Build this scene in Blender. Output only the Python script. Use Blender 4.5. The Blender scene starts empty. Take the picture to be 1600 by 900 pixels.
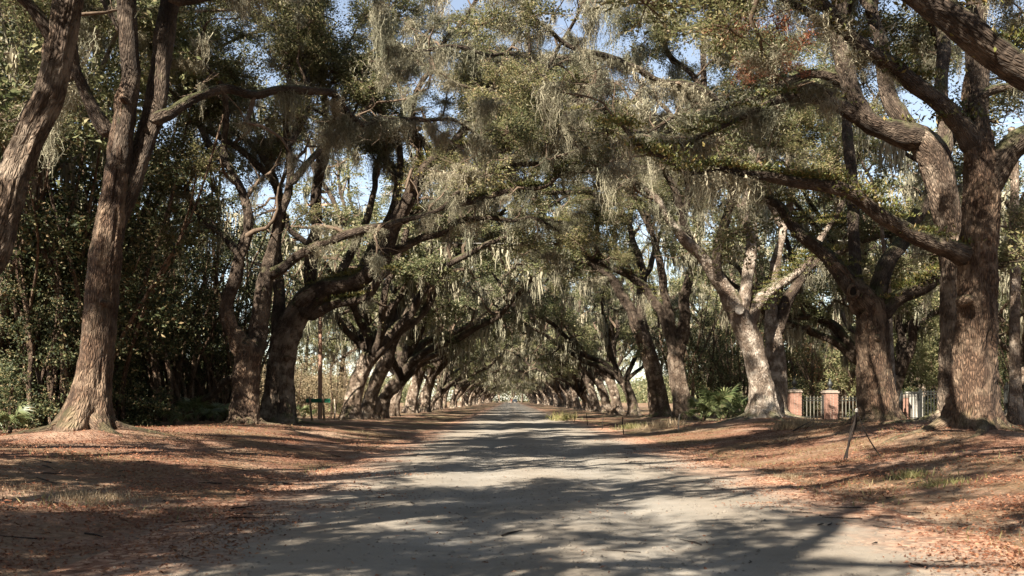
import bpy, math, random
import numpy as np
from mathutils import Vector, Matrix

SC = bpy.context.scene
COL = SC.collection
R = math.radians

# ------------------------------------------------------------------ camera, sky, sun, exposure
EYE = 1.15
cd = bpy.data.cameras.new('camera')
cam = bpy.data.objects.new('camera', cd)
COL.objects.link(cam)
cam.location = (0, 0, EYE)
cam.rotation_euler = (R(90), 0, 0)
cd.sensor_width = 36
cd.lens = 36
cd.shift_y = 175 / 1600
cd.shift_x = 3 / 1600
cd.clip_start = 0.1
cd.clip_end = 3000
cd.dof.use_dof = True
cd.dof.focus_distance = 30
cd.dof.aperture_fstop = 4.0
SC.camera = cam

SUN_EL = R(41)
SUN_AZ = R(31)          # light travels towards +Y turned 31 degrees towards +X
w = bpy.data.worlds.new('World')
SC.world = w
w.use_nodes = True
nt = w.node_tree
nt.nodes.clear()
sky = nt.nodes.new('ShaderNodeTexSky')
sky.sky_type = 'NISHITA'
sky.sun_disc = False
sky.sun_elevation = SUN_EL
sky.sun_rotation = math.pi + SUN_AZ
sky.air_density = 1.0
sky.dust_density = 0.3
bg = nt.nodes.new('ShaderNodeBackground')
bg.inputs['Strength'].default_value = 0.05
wo = nt.nodes.new('ShaderNodeOutputWorld')
hs = nt.nodes.new('ShaderNodeHueSaturation')
hs.inputs['Saturation'].default_value = 0.7
nt.links.new(sky.outputs[0], hs.inputs['Color'])
nt.links.new(hs.outputs[0], bg.inputs[0])
nt.links.new(bg.outputs[0], wo.inputs[0])

sd = bpy.data.lights.new('sun', 'SUN')
sun = bpy.data.objects.new('sun', sd)
COL.objects.link(sun)
sd.energy = 5.0
sd.angle = R(0.45)
sd.color = (1.0, 0.895, 0.755)
d = Vector((math.sin(SUN_AZ) * math.cos(SUN_EL), math.cos(SUN_AZ) * math.cos(SUN_EL), -math.sin(SUN_EL)))
sun.rotation_euler = d.to_track_quat('-Z', 'Y').to_euler()
sun.location = (-30, -30, 40)

SC.view_settings.view_transform = 'Standard'
SC.view_settings.look = 'None'
SC.view_settings.gamma = 1.0
SC.view_settings.exposure = 2.05
SC.render.engine = 'CYCLES'
SC.cycles.max_bounces = 6
SC.cycles.diffuse_bounces = 3
SC.cycles.glossy_bounces = 2
SC.cycles.transmission_bounces = 4
SC.cycles.transparent_max_bounces = 6
SC.cycles.caustics_reflective = False
SC.cycles.caustics_refractive = False


# ------------------------------------------------------------------ helpers
def vhash(i, j, k):
    n = (i * 374761393 + j * 668265263 + k * 2147483647) & 0xFFFFFFFF
    n = ((n ^ (n >> 13)) * 1274126177) & 0xFFFFFFFF
    n = n ^ (n >> 16)
    return (n & 0xFFFF) / 65535.0


def vnoise(p):
    """value noise in -1..1 at points p (N,3)"""
    p = np.asarray(p, float)
    f = np.floor(p).astype(np.int64)
    t = p - f
    t = t * t * (3 - 2 * t)
    out = np.zeros(len(p))
    for a in (0, 1):
        wa = t[:, 0] if a else 1 - t[:, 0]
        for b in (0, 1):
            wb = t[:, 1] if b else 1 - t[:, 1]
            for c in (0, 1):
                wc = t[:, 2] if c else 1 - t[:, 2]
                out += wa * wb * wc * vhash(f[:, 0] + a, f[:, 1] + b, f[:, 2] + c)
    return out * 2 - 1


def smooth(a, b, x):
    t = np.clip((np.asarray(x, float) - a) / (b - a), 0, 1)
    return t * t * (3 - 2 * t)


class MB:
    """collects vertices and faces (quads, triangles) for one mesh"""
    def __init__(s):
        s.V, s.Q, s.T, s.B, s.n = [], [], [], [], 0
        s.QM, s.TM = [], []

    def add(s, V, Q=None, T=None, B=None, m=0):
        V = np.asarray(V, float).reshape(-1, 3)
        if Q is not None and len(Q):
            Q = np.asarray(Q, np.int64).reshape(-1, 4) + s.n
            s.Q.append(Q)
            s.QM.append(np.full(len(Q), m))
        if T is not None and len(T):
            T = np.asarray(T, np.int64).reshape(-1, 3) + s.n
            s.T.append(T)
            s.TM.append(np.full(len(T), m))
        s.V.append(V)
        s.B.append(V if B is None else B)
        s.n += len(V)

    def box(s, c, size, rz=0.0, rot=None, m=0):
        x, y, z = [q / 2 for q in size]
        v = np.array([(-x, -y, -z), (x, -y, -z), (x, y, -z), (-x, y, -z), (-x, -y, z), (x, -y, z), (x, y, z), (-x, y, z)])
        if rot is None:
            rot = np.array(Matrix.Rotation(rz, 3, 'Z'))
        v = v @ np.asarray(rot).T + np.asarray(c)
        s.add(v, [(0, 3, 2, 1), (4, 5, 6, 7), (0, 1, 5, 4), (1, 2, 6, 5), (2, 3, 7, 6), (3, 0, 4, 7)], m=m)

    def mesh(s, name, mats, smoothf=True, bk=False):
        V = np.concatenate(s.V)
        me = bpy.data.meshes.new(name)
        Q = np.concatenate(s.Q) if s.Q else np.zeros((0, 4), int)
        T = np.concatenate(s.T) if s.T else np.zeros((0, 3), int)
        me.vertices.add(len(V))
        me.vertices.foreach_set('co', V.astype(np.float32).ravel())
        nl = Q.size + T.size
        me.loops.add(nl)
        me.loops.foreach_set('vertex_index', np.concatenate([Q.ravel(), T.ravel()]).astype(np.int32))
        nf = len(Q) + len(T)
        me.polygons.add(nf)
        ls = np.concatenate([np.arange(len(Q)) * 4, Q.size + np.arange(len(T)) * 3]).astype(np.int32)
        me.polygons.foreach_set('loop_start', ls)
        me.polygons.foreach_set('use_smooth', np.full(nf, smoothf))
        if not isinstance(mats, (list, tuple)):
            mats = [mats]
        for m in mats:
            me.materials.append(m)
        if len(mats) > 1:
            mi = np.concatenate((s.QM if s.QM else []) + (s.TM if s.TM else [])).astype(np.int32)
            me.polygons.foreach_set('material_index', mi)
        if bk:
            at = me.attributes.new('bk', 'FLOAT_VECTOR', 'POINT')
            at.data.foreach_set('vector', np.concatenate(s.B).astype(np.float32).ravel())
        me.update(calc_edges=True)
        return me


def link(name, me, parent=None, loc=None, kind=None):
    o = bpy.data.objects.new(name, me)
    COL.objects.link(o)
    if parent is not None:
        o.parent = parent
    if loc is not None:
        o.location = loc
    if kind:
        o['kind'] = kind
    return o


def tag(o, label, cat, group=None):
    o['label'] = label
    o['category'] = cat
    if group:
        o['group'] = group
    return o


def empty(name, loc, label, cat, group=None, rz=0.0):
    o = bpy.data.objects.new(name, None)
    o.empty_display_size = 0.3
    COL.objects.link(o)
    o.location = loc
    o.rotation_euler = (0, 0, rz)
    return tag(o, label, cat, group)


def copy_tree(o, parent=None):
    c = o.copy()
    COL.objects.link(c)
    c.parent = parent
    for ch in o.children:
        copy_tree(ch, c)
    return c


def W(px, py, Y):
    """a place of the photograph (pixels) at distance Y as a point of the world"""
    return np.array([(px - 797) / 1600 * Y, Y, EYE - (py - 625) / 1600 * Y])


def resample(P, r, step):
    P = np.asarray(P, float)
    r = np.asarray(r, float)
    n = len(P)
    if n < 3:
        L = np.linalg.norm(P[-1] - P[0])
        k = max(2, int(L / step) + 1)
        t = np.linspace(0, 1, k)[:, None]
        return P[0] * (1 - t) + P[-1] * t, r[0] * (1 - t[:, 0]) + r[-1] * t[:, 0]
    E = np.vstack([2 * P[0] - P[1], P, 2 * P[-1] - P[-2]])
    out, ro = [], []
    for i in range(n - 1):
        p0, p1, p2, p3 = E[i], E[i + 1], E[i + 2], E[i + 3]
        k = max(1, int(round(np.linalg.norm(p2 - p1) / step)))
        t = (np.arange(k) / k)[:, None]
        out.append(0.5 * (2 * p1 + (p2 - p0) * t + (2 * p0 - 5 * p1 + 4 * p2 - p3) * t ** 2 + (3 * p1 - p0 - 3 * p2 + p3) * t ** 3))
        ro.append(r[i] * (1 - t[:, 0]) + r[i + 1] * t[:, 0])
    out.append(P[-1:])
    ro.append(r[-1:])
    return np.vstack(out), np.concatenate(ro)


def tube(mb, P, r, sides, seed=0.0, rough=0.0, furrow=0.0, lobes=0.0, ground=None, cap=True, m=0):
    """a limb: rings along P with radii r, uneven outline, bark ridges as real relief"""
    P = np.asarray(P, float)
    n = len(P)
    T = np.gradient(P, axis=0)
    T /= np.linalg.norm(T, axis=1)[:, None] + 1e-9
    ref = np.array([1.0, 0, 0]) if abs(T[0][0]) < 0.9 else np.array([0, 1.0, 0])
    N = np.zeros((n, 3))
    v = ref - T[0] * ref.dot(T[0])
    v /= np.linalg.norm(v)
    for i in range(n):
        v = v - T[i] * v.dot(T[i])
        v /= np.linalg.norm(v) + 1e-9
        N[i] = v
    Bn = np.cross(T, N)
    th = np.arange(sides) / sides * 2 * math.pi
    s = np.concatenate([[0], np.cumsum(np.linalg.norm(np.diff(P, axis=0), axis=1))])
    rr = np.repeat(r[:, None], sides, 1)
    TH, S = np.meshgrid(th, s)
    B = np.stack([np.cos(TH) * rr, np.sin(TH) * rr, S], -1).reshape(-1, 3)
    if lobes:
        h = np.clip(P[:, 2] - (ground if ground is not None else P[0, 2]), 0, None)[:, None]
        lob = 0.5 + 0.5 * np.sin(TH * 4 + seed * 3 + 0.8 * np.sin(TH + seed)) * 0.8 + 0.25 * np.sin(TH * 7 + seed * 5)
        rr = rr * (1 + lobes * np.exp(-h / 0.38) * (0.35 + 0.9 * lob)) + rr * 0.10 * np.sin(TH * 3 + seed) * np.exp(-h / 2.5)
    if rough or furrow:
        R0 = np.maximum(rr.reshape(-1), 0.02)
        q = np.stack([np.cos(TH).ravel() * 1.3, np.sin(TH).ravel() * 1.3, (S / 0.55).ravel()], 1) + seed * 7.3
        d = rough * R0 * (vnoise(q) + 0.5 * vnoise(q * 2.3 + 5))
        if furrow:
            q2 = np.stack([np.cos(TH).ravel() * R0 * 19, np.sin(TH).ravel() * R0 * 19, (S * 2.3).ravel()], 1) + seed * 3.1
            q2[:, 0] += vnoise(q * 2) * 0.8
            rid = 1 - np.abs(vnoise(q2)) * 2
            d = d + furrow * rid + furrow * 0.5 * vnoise(q2 * 2.1)
        rr = rr + d.reshape(rr.shape)
    V = P[:, None, :] + rr[..., None] * (np.cos(TH)[..., None] * N[:, None, :] + np.sin(TH)[..., None] * Bn[:, None, :])
    V = V.reshape(-1, 3)
    i = np.arange(n - 1)[:, None] * sides
    j = np.arange(sides)[None, :]
    j2 = (j + 1) % sides
    Q = np.stack([i + j, i + j2, i + sides + j2, i + sides + j], -1).reshape(-1, 4)
    Tt = None
    if cap:
        V = np.vstack([V, P[-1] + T[-1] * r[-1] * 0.5])
        B = np.vstack([B, [0, 0, s[-1]]])
        base = (n - 1) * sides
        Tt = np.stack([base + np.arange(sides), base + (np.arange(sides) + 1) % sides, np.full(sides, n * sides)], 1)
    mb.add(V, Q, Tt, B, m=m)


def leaf_quads(C, D, U, L, Wd, fold=0.25):
    """n leaves as folded rhombs: centre C, direction D, face normal U"""
    S = np.cross(D, U)
    S /= np.linalg.norm(S, axis=1)[:, None] + 1e-9
    N = np.cross(S, D)
    L = L[:, None]
    Wd = Wd[:, None]
    a = C
    b = C + D * L * 0.45 + S * Wd * 0.5 + N * Wd * fold
    c = C + D * L
    d = C + D * L * 0.45 - S * Wd * 0.5 + N * Wd * fold
    n = len(C)
    V = np.stack([a, b, c, d], 1).reshape(-1, 3)
    k = np.arange(n)[:, None] * 4
    T = np.concatenate([k + [[0, 1, 2]], k + [[0, 2, 3]]], 0)
    return V, T


def unit(a):
    return a / (np.linalg.norm(a, axis=-1, keepdims=True) + 1e-9)


# ------------------------------------------------------------------ materials
def mat_base(name):
    m = bpy.data.materials.new(name)
    m.use_nodes = True
    t = m.node_tree
    t.nodes.clear()
    out = t.nodes.new('ShaderNodeOutputMaterial')
    p = t.nodes.new('ShaderNodeBsdfPrincipled')
    t.links.new(p.outputs[0], out.inputs[0])
    p.inputs['Specular IOR Level'].default_value = 0.3
    return m, t, p, out


def nd(t, typ, **kw):
    n = t.nodes.new(typ)
    for k, v in kw.items():
        if k.startswith('i_'):
            key = k[2:]
            n.inputs[int(key) if key.isdigit() else key.replace('_', ' ')].default_value = v
        else:
            setattr(n, k, v)
    return n


def ramp(t, fac, stops):
    r = t.nodes.new('ShaderNodeValToRGB')
    e = r.color_ramp.elements
    while len(e) < len(stops):
        e.new(0.5)
    for q, (pos, col) in zip(e, stops):
        q.position = pos
        q.color = (*col, 1) if len(col) == 3 else col
    t.links.new(fac, r.inputs[0])
    return r.outputs[0]


def mix(t, fac, a, b):
    n = t.nodes.new('ShaderNodeMix')
    n.data_type = 'RGBA'
    for sock, v in ((n.inputs[0], fac), (n.inputs[6], a), (n.inputs[7], b)):
        if isinstance(v, (float, int)):
            sock.default_value = v
        elif isinstance(v, tuple):
            sock.default_value = (*v, 1)
        else:
            t.links.new(v, sock)
    return n.outputs[2]


def math_n(t, op, a, b=0.0, c=0.0):
    n = t.nodes.new('ShaderNodeMath')
    n.operation = op
    for s, v in zip(n.inputs, (a, b, c)):
        if isinstance(v, (float, int)):
            s.default_value = v
        else:
            t.links.new(v, s)
    return n.outputs[0]


def mapped(t, src, scale):
    mp = nd(t, 'ShaderNodeMapping')
    mp.inputs['Scale'].default_value = scale
    t.links.new(src, mp.inputs[0])
    return mp.outputs[0]


def noise(t, vec, scale, detail=4.0, rough=0.6):
    n = nd(t, 'ShaderNodeTexNoise')
    n.inputs['Scale'].default_value = scale
    n.inputs['Detail'].default_value = detail
    n.inputs['Roughness'].default_value = rough
    t.links.new(vec, n.inputs['Vector'])
    return n.outputs[0]


def bark_mat(name, dark, light, pale, pale_amt=0.5, green=0.5, scale=1.0):
    m, t, p, out = mat_base(name)
    at = nd(t, 'ShaderNodeAttribute', attribute_name='bk')
    oi = nd(t, 'ShaderNodeObjectInfo')
    off = nd(t, 'ShaderNodeVectorMath', operation='SCALE')
    t.links.new(oi.outputs['Location'], off.inputs[0])
    off.inputs['Scale'].default_value = 1.7
    ad = nd(t, 'ShaderNodeVectorMath', operation='ADD')
    t.links.new(at.outputs['Vector'], ad.inputs[0])
    t.links.new(off.outputs[0], ad.inputs[1])
    src = ad.outputs[0]
    v = mapped(t, src, (scale, scale, 0.22 * scale))
    wv = nd(t, 'ShaderNodeVectorMath', operation='ADD')
    nz = nd(t, 'ShaderNodeTexNoise', i_Scale=5.0, i_Detail=3.0)
    t.links.new(v, nz.inputs['Vector'])
    sc = nd(t, 'ShaderNodeVectorMath', operation='SCALE')
    sc.inputs['Scale'].default_value = 0.10
    t.links.new(nz.outputs['Color'], sc.inputs[0])
    t.links.new(v, wv.inputs[0])
    t.links.new(sc.outputs[0], wv.inputs[1])
    vo = nd(t, 'ShaderNodeTexVoronoi', feature='DISTANCE_TO_EDGE')
    vo.inputs['Scale'].default_value = 30.0
    t.links.new(wv.outputs[0], vo.inputs['Vector'])
    fine = noise(t, v, 60.0, 5.0, 0.7)
    mid = noise(t, src, 3.0, 4.0, 0.6)
    c1 = ramp(t, vo.outputs[0], [(0.0, dark), (0.16, tuple(0.5 * (a + b) for a, b in zip(dark, light))), (0.42, light)])
    c2 = mix(t, math_n(t, 'MULTIPLY', fine, 0.55), c1, tuple(x * 0.45 for x in light))
    pf = ramp(t, mid, [(0.46, (0, 0, 0)), (0.60, (1, 1, 1))])
    c3 = mix(t, math_n(t, 'MULTIPLY', pf, pale_amt), c2, pale)
    blot = noise(t, src, 1.1, 3.0, 0.55)
    c4 = mix(t, ramp(t, blot, [(0.52, (0, 0, 0)), (0.72, (0.7, 0.7, 0.7))]), c3, tuple(x * 0.8 for x in dark))
    stv = noise(t, mapped(t, src, (1.6, 1.6, 0.22)), 2.4, 5.0, 0.6)
    c4 = mix(t, ramp(t, stv, [(0.48, (0, 0, 0)), (0.66, (0.75, 0.75, 0.75))]), c4, tuple(x * 1.3 for x in dark))
    ge = nd(t, 'ShaderNodeNewGeometry')
    sx = nd(t, 'ShaderNodeSeparateXYZ')
    t.links.new(ge.outputs['Normal'], sx.inputs[0])
    gn = noise(t, src, 2.3, 5.0, 0.65)
    up = math_n(t, 'ADD', sx.outputs[2], math_n(t, 'MULTIPLY', math_n(t, 'SUBTRACT', gn, 0.5), 2.2))
    gf = ramp(t, up, [(0.35, (0, 0, 0)), (0.75, (1, 1, 1))])
    gc = ramp(t, fine, [(0.3, (0.035, 0.05, 0.014)), (0.6, (0.10, 0.11, 0.04)), (0.8, (0.19, 0.15, 0.08))])
    c5 = mix(t, math_n(t, 'MULTIPLY', gf, green), c4, gc)
    t.links.new(c5, p.inputs['Base Color'])
    p.inputs['Roughness'].default_value = 0.9
    h = math_n(t, 'ADD', math_n(t, 'MULTIPLY', math_n(t, 'MINIMUM', vo.outputs[0], 0.4), 1.6), math_n(t, 'MULTIPLY', fine, 0.5))
    bu = nd(t, 'ShaderNodeBump')
    bu.inputs['Strength'].default_value = 1.0
    bu.inputs['Distance'].default_value = 0.06
    t.links.new(h, bu.inputs['Height'])
    t.links.new(bu.outputs[0], p.inputs['Normal'])
    return m


def leaf_mat(name, stops, rough=0.5, transl=0.5, tint_scale=0.25):
    m, t, p, out = mat_base(name)
    ge = nd(t, 'ShaderNodeNewGeometry')
    col = ramp(t, ge.outputs['Random Per Island'], stops)
    nz = noise(t, ge.outputs['Position'], tint_scale, 3.0, 0.6)
    k = ramp(t, nz, [(0.35, (0.62, 0.66, 0.60)), (0.65, (1.35, 1.28, 1.2))])
    mu = nd(t, 'ShaderNodeVectorMath', operation='MULTIPLY')
    t.links.new(col, mu.inputs[0])
    t.links.new(k, mu.inputs[1])
    t.links.new(mu.outputs[0], p.inputs['Base Color'])
    p.inputs['Roughness'].default_value = rough
    p.inputs['Specular IOR Level'].default_value = 0.35
    if transl:
        tr = nd(t, 'ShaderNodeBsdfTranslucent')
        t.links.new(mu.outputs[0], tr.inputs[0])
        ms = nd(t, 'ShaderNodeMixShader')
        ms.inputs[0].default_value = transl
        t.links.new(p.outputs[0], ms.inputs[1])
        t.links.new(tr.outputs[0], ms.inputs[2])
        t.links.new(ms.outputs[0], out.inputs[0])
    return m


def plain_mat(name, col, rough=0.6, metal=0.0, var=0.25, scale=8.0, bump=0.0):
    m, t, p, out = mat_base(name)
    tc = nd(t, 'ShaderNodeTexCoord')
    n = noise(t, tc.outputs['Object'], scale, 5.0, 0.65)
    c = ramp(t, n, [(0.3, tuple(x * (1 - var) for x in col)), (0.7, tuple(min(1, x * (1 + var)) for x in col))])
    t.links.new(c, p.inputs['Base Color'])
    p.inputs['Roughness'].default_value = rough
    p.inputs['Metallic'].default_value = metal
    if bump:
        bu = nd(t, 'ShaderNodeBump')
        bu.inputs['Distance'].default_value = bump
        t.links.new(n, bu.inputs['Height'])
        t.links.new(bu.outputs[0], p.inputs['Normal'])
    return m


M = {}
M['bark'] = bark_mat('live_oak_bark', (0.022, 0.014, 0.010), (0.22, 0.155, 0.108), (0.38, 0.31, 0.24), 0.5, 0.6)
M['bark_red'] = bark_mat('brown_oak_bark', (0.020, 0.012, 0.008), (0.21, 0.13, 0.083), (0.36, 0.27, 0.19), 0.40, 0.30)
M['bark_limb'] = bark_mat('upper_limb_bark', (0.016, 0.011, 0.008), (0.12, 0.085, 0.06), (0.24, 0.19, 0.145), 0.35, 0.6)  # darker than trunk bark: limb shade put into the colour, moss and algae too
M['bark_pale'] = bark_mat('pale_lichened_bark', (0.09, 0.062, 0.044), (0.34, 0.275, 0.215), (0.50, 0.44, 0.37), 0.75, 0.6)
M['bark_far'] = bark_mat('row_oak_bark', (0.05, 0.033, 0.022), (0.30, 0.225, 0.165), (0.48, 0.40, 0.32), 0.7, 0.5)
M['twig'] = plain_mat('twig_bark', (0.10, 0.072, 0.05), 0.9)
M['leaf'] = leaf_mat('oak_leaf', [(0.0, (0.060, 0.072, 0.032)), (0.35, (0.125, 0.136, 0.062)), (0.7, (0.20, 0.20, 0.102)), (0.9, (0.29, 0.265, 0.15)), (1.0, (0.34, 0.26, 0.16))])
M['leaf_far'] = leaf_mat('row_oak_leaf', [(0.0, (0.080, 0.098, 0.048)), (0.35, (0.155, 0.175, 0.085)), (0.7, (0.235, 0.245, 0.13)), (0.9, (0.33, 0.31, 0.19)), (1.0, (0.38, 0.31, 0.20))])
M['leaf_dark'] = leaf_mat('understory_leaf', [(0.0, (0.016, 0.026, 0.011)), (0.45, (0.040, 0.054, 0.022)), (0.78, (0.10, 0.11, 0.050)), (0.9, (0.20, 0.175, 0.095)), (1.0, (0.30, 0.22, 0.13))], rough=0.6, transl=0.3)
M['leaf_brush'] = leaf_mat('dry_brush_leaf', [(0.0, (0.13, 0.12, 0.07)), (0.5, (0.25, 0.20, 0.13)), (1.0, (0.38, 0.30, 0.21))], transl=0.3)
M['leaf_rust'] = leaf_mat('rusty_vine_leaf', [(0.0, (0.12, 0.055, 0.03)), (0.5, (0.26, 0.13, 0.075)), (1.0, (0.33, 0.23, 0.13))], transl=0.3)
M['leaf_red'] = leaf_mat('red_leaf', [(0.0, (0.16, 0.04, 0.02)), (0.5, (0.28, 0.09, 0.045)), (1.0, (0.14, 0.11, 0.05))], transl=0.3)
M['moss'] = leaf_mat('spanish_moss_strand', [(0.0, (0.14, 0.138, 0.105)), (0.5, (0.27, 0.26, 0.20)), (1.0, (0.40, 0.38, 0.30))], rough=0.9, transl=0.25, tint_scale=0.5)
M['fern'] = leaf_mat('resurrection_fern', [(0.0, (0.05, 0.065, 0.018)), (0.5, (0.115, 0.125, 0.035)), (1.0, (0.23, 0.17, 0.07))], transl=0.25)
M['palm'] = leaf_mat('palmetto_leaf', [(0.0, (0.07, 0.10, 0.045)), (0.6, (0.13, 0.165, 0.075)), (1.0, (0.22, 0.23, 0.12))], rough=0.4, transl=0.3)
M['grass'] = leaf_mat('grass_blade', [(0.0, (0.08, 0.09, 0.03)), (0.5, (0.15, 0.15, 0.06)), (1.0, (0.30, 0.25, 0.14))], transl=0.3)
M['dry_grass'] = leaf_mat('dry_grass_blade', [(0.0, (0.17, 0.13, 0.08)), (0.5, (0.27, 0.21, 0.14)), (1.0, (0.38, 0.31, 0.22))], transl=0.3)
M['litter'] = leaf_mat('fallen_oak_leaf', [(0.0, (0.065, 0.024, 0.013)), (0.4, (0.15, 0.056, 0.029)), (0.75, (0.23, 0.10, 0.055)), (1.0, (0.32, 0.19, 0.12))], rough=0.7, transl=0.1)
M['pebble'] = plain_mat('road_pebble', (0.13, 0.115, 0.095), 0.9, var=0.5, scale=3.0)
M['twigdry'] = plain_mat('dead_stick', (0.014, 0.010, 0.008), 0.9)
M['stick_pale'] = plain_mat('bare_wood', (0.42, 0.36, 0.29), 0.8)
M['brick'] = plain_mat('pier_brick', (0.24, 0.14, 0.105), 0.85, var=0.25, scale=2.0, bump=0.004)
M['mortar'] = plain_mat('pier_mortar', (0.24, 0.20, 0.165), 0.9)
M['iron'] = plain_mat('painted_iron', (0.035, 0.037, 0.035), 0.45, 0.3)
M['rail'] = plain_mat('weathered_iron', (0.15, 0.145, 0.12), 0.6, 0.1)
M['green'] = plain_mat('green_board_paint', (0.012, 0.11, 0.06), 0.5)
M['wood'] = plain_mat('grey_post_wood', (0.20, 0.15, 0.10), 0.85)
M['polewood'] = plain_mat('utility_pole_wood', (0.34, 0.21, 0.15), 0.85)
M['cable'] = plain_mat('cable_sheath', (0.30, 0.29, 0.27), 0.5)
M['wallgrey'] = plain_mat('grey_panel', (0.30, 0.29, 0.26), 0.8)


# ------------------------------------------------------------------ ground and road
MOUNDS = []      # (x, y, height, radius), filled from the tree list
RC, RHW = 0.42, 2.75


def gz(x, y):
    x = np.asarray(x, float)
    y = np.asarray(y, float)
    side = np.abs(x - RC)
    A = 0.36 * (1 - smooth(26, 62, y)) + 0.06
    z = smooth(RHW + 0.3, 8.0, side) * A
    z = z * (1 - 0.6 * smooth(12, 22, side))
    p = np.stack([x / 2.6, y / 2.6, np.zeros_like(x)], -1).reshape(-1, 3)
    fade = smooth(RHW - 0.6, RHW + 1.5, side)
    z = z + 0.05 * vnoise(p).reshape(x.shape) * fade
    z = z + 0.018 * vnoise(p * 3.1 + 9).reshape(x.shape) * (0.35 + 0.65 * fade)
    z = z - 0.03 * np.exp(-((side - 0.85) / 0.32) ** 2)
    for mx, my, mh, mr in MOUNDS:
        z = z + mh * np.exp(-((x - mx) ** 2 + (y - my) ** 2) / mr ** 2)
    return z


def gzp(x, y):
    return float(gz(np.array([x]), np.array([y]))[0])


def ground_material():
    m, t, p, out = mat_base('leaf_litter_ground')
    ge = nd(t, 'ShaderNodeNewGeometry')
    pos = ge.outputs['Position']
    n1 = noise(t, pos, 0.55, 5.0, 0.6)
    n2 = noise(t, pos, 26.0, 5.0, 0.75)
    vo = nd(t, 'ShaderNodeTexVoronoi')
    vo.inputs['Scale'].default_value = 19.0
    t.links.new(pos, vo.inputs['Vector'])
    rs = nd(t, 'ShaderNodeSeparateColor')
    t.links.new(vo.outputs['Color'], rs.inputs[0])
    lit = ramp(t, rs.outputs[0], [(0.0, (0.06, 0.024, 0.013)), (0.35, (0.135, 0.056, 0.030)), (0.7, (0.215, 0.102, 0.060)), (1.0, (0.31, 0.195, 0.13))])
    lit2 = mix(t, ramp(t, n2, [(0.42, (0, 0, 0)), (0.62, (0.8, 0.8, 0.8))]), lit, (0.12, 0.065, 0.04))
    soil = ramp(t, n2, [(0.3, (0.15, 0.115, 0.08)), (0.7, (0.40, 0.34, 0.27))])
    grass = ramp(t, n2, [(0.3, (0.06, 0.06, 0.025)), (0.7, (0.19, 0.17, 0.085))])
    sx = nd(t, 'ShaderNodeSeparateXYZ')
    t.links.new(pos, sx.inputs[0])
    side = math_n(t, 'ABSOLUTE', math_n(t, 'SUBTRACT', sx.outputs[0], RC))
    n3 = noise(t, pos, 0.9, 6.0, 0.7)
    edge = math_n(t, 'ADD', side, math_n(t, 'MULTIPLY', math_n(t, 'SUBTRACT', n3, 0.5), 2.6))
    e1 = ramp(t, math_n(t, 'DIVIDE', edge, 10.0), [(0.27, (1, 1, 1)), (0.37, (0, 0, 0))])
    far = ramp(t, math_n(t, 'DIVIDE', sx.outputs[1], 100.0), [(0.22, (0, 0, 0)), (0.55, (0.75, 0.75, 0.75))])
    gf = ramp(t, n1, [(0.44, (0, 0, 0)), (0.58, (1, 1, 1))])
    gmul = mix(t, far, (0.35, 0.35, 0.35), (1.0, 1.0, 1.0))
    gr = nd(t, 'ShaderNodeVectorMath', operation='MULTIPLY')
    t.links.new(gf, gr.inputs[0])
    t.links.new(gmul, gr.inputs[1])
    c = mix(t, gr.outputs[0], lit2, grass)
    pale = ramp(t, noise(t, pos, 0.35, 5.0, 0.7), [(0.50, (0, 0, 0)), (0.70, (0.7, 0.7, 0.7))])
    c = mix(t, pale, c, (0.36, 0.26, 0.19))
    c = mix(t, e1, c, soil)
    t.links.new(c, p.inputs['Base Color'])
    p.inputs['Roughness'].default_value = 0.95
    bu = nd(t, 'ShaderNodeBump')
    bu.inputs['Distance'].default_value = 0.03
    t.links.new(math_n(t, 'ADD', vo.outputs['Distance'], n2), bu.inputs['Height'])
    t.links.new(bu.outputs[0], p.inputs['Normal'])
    return m


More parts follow.
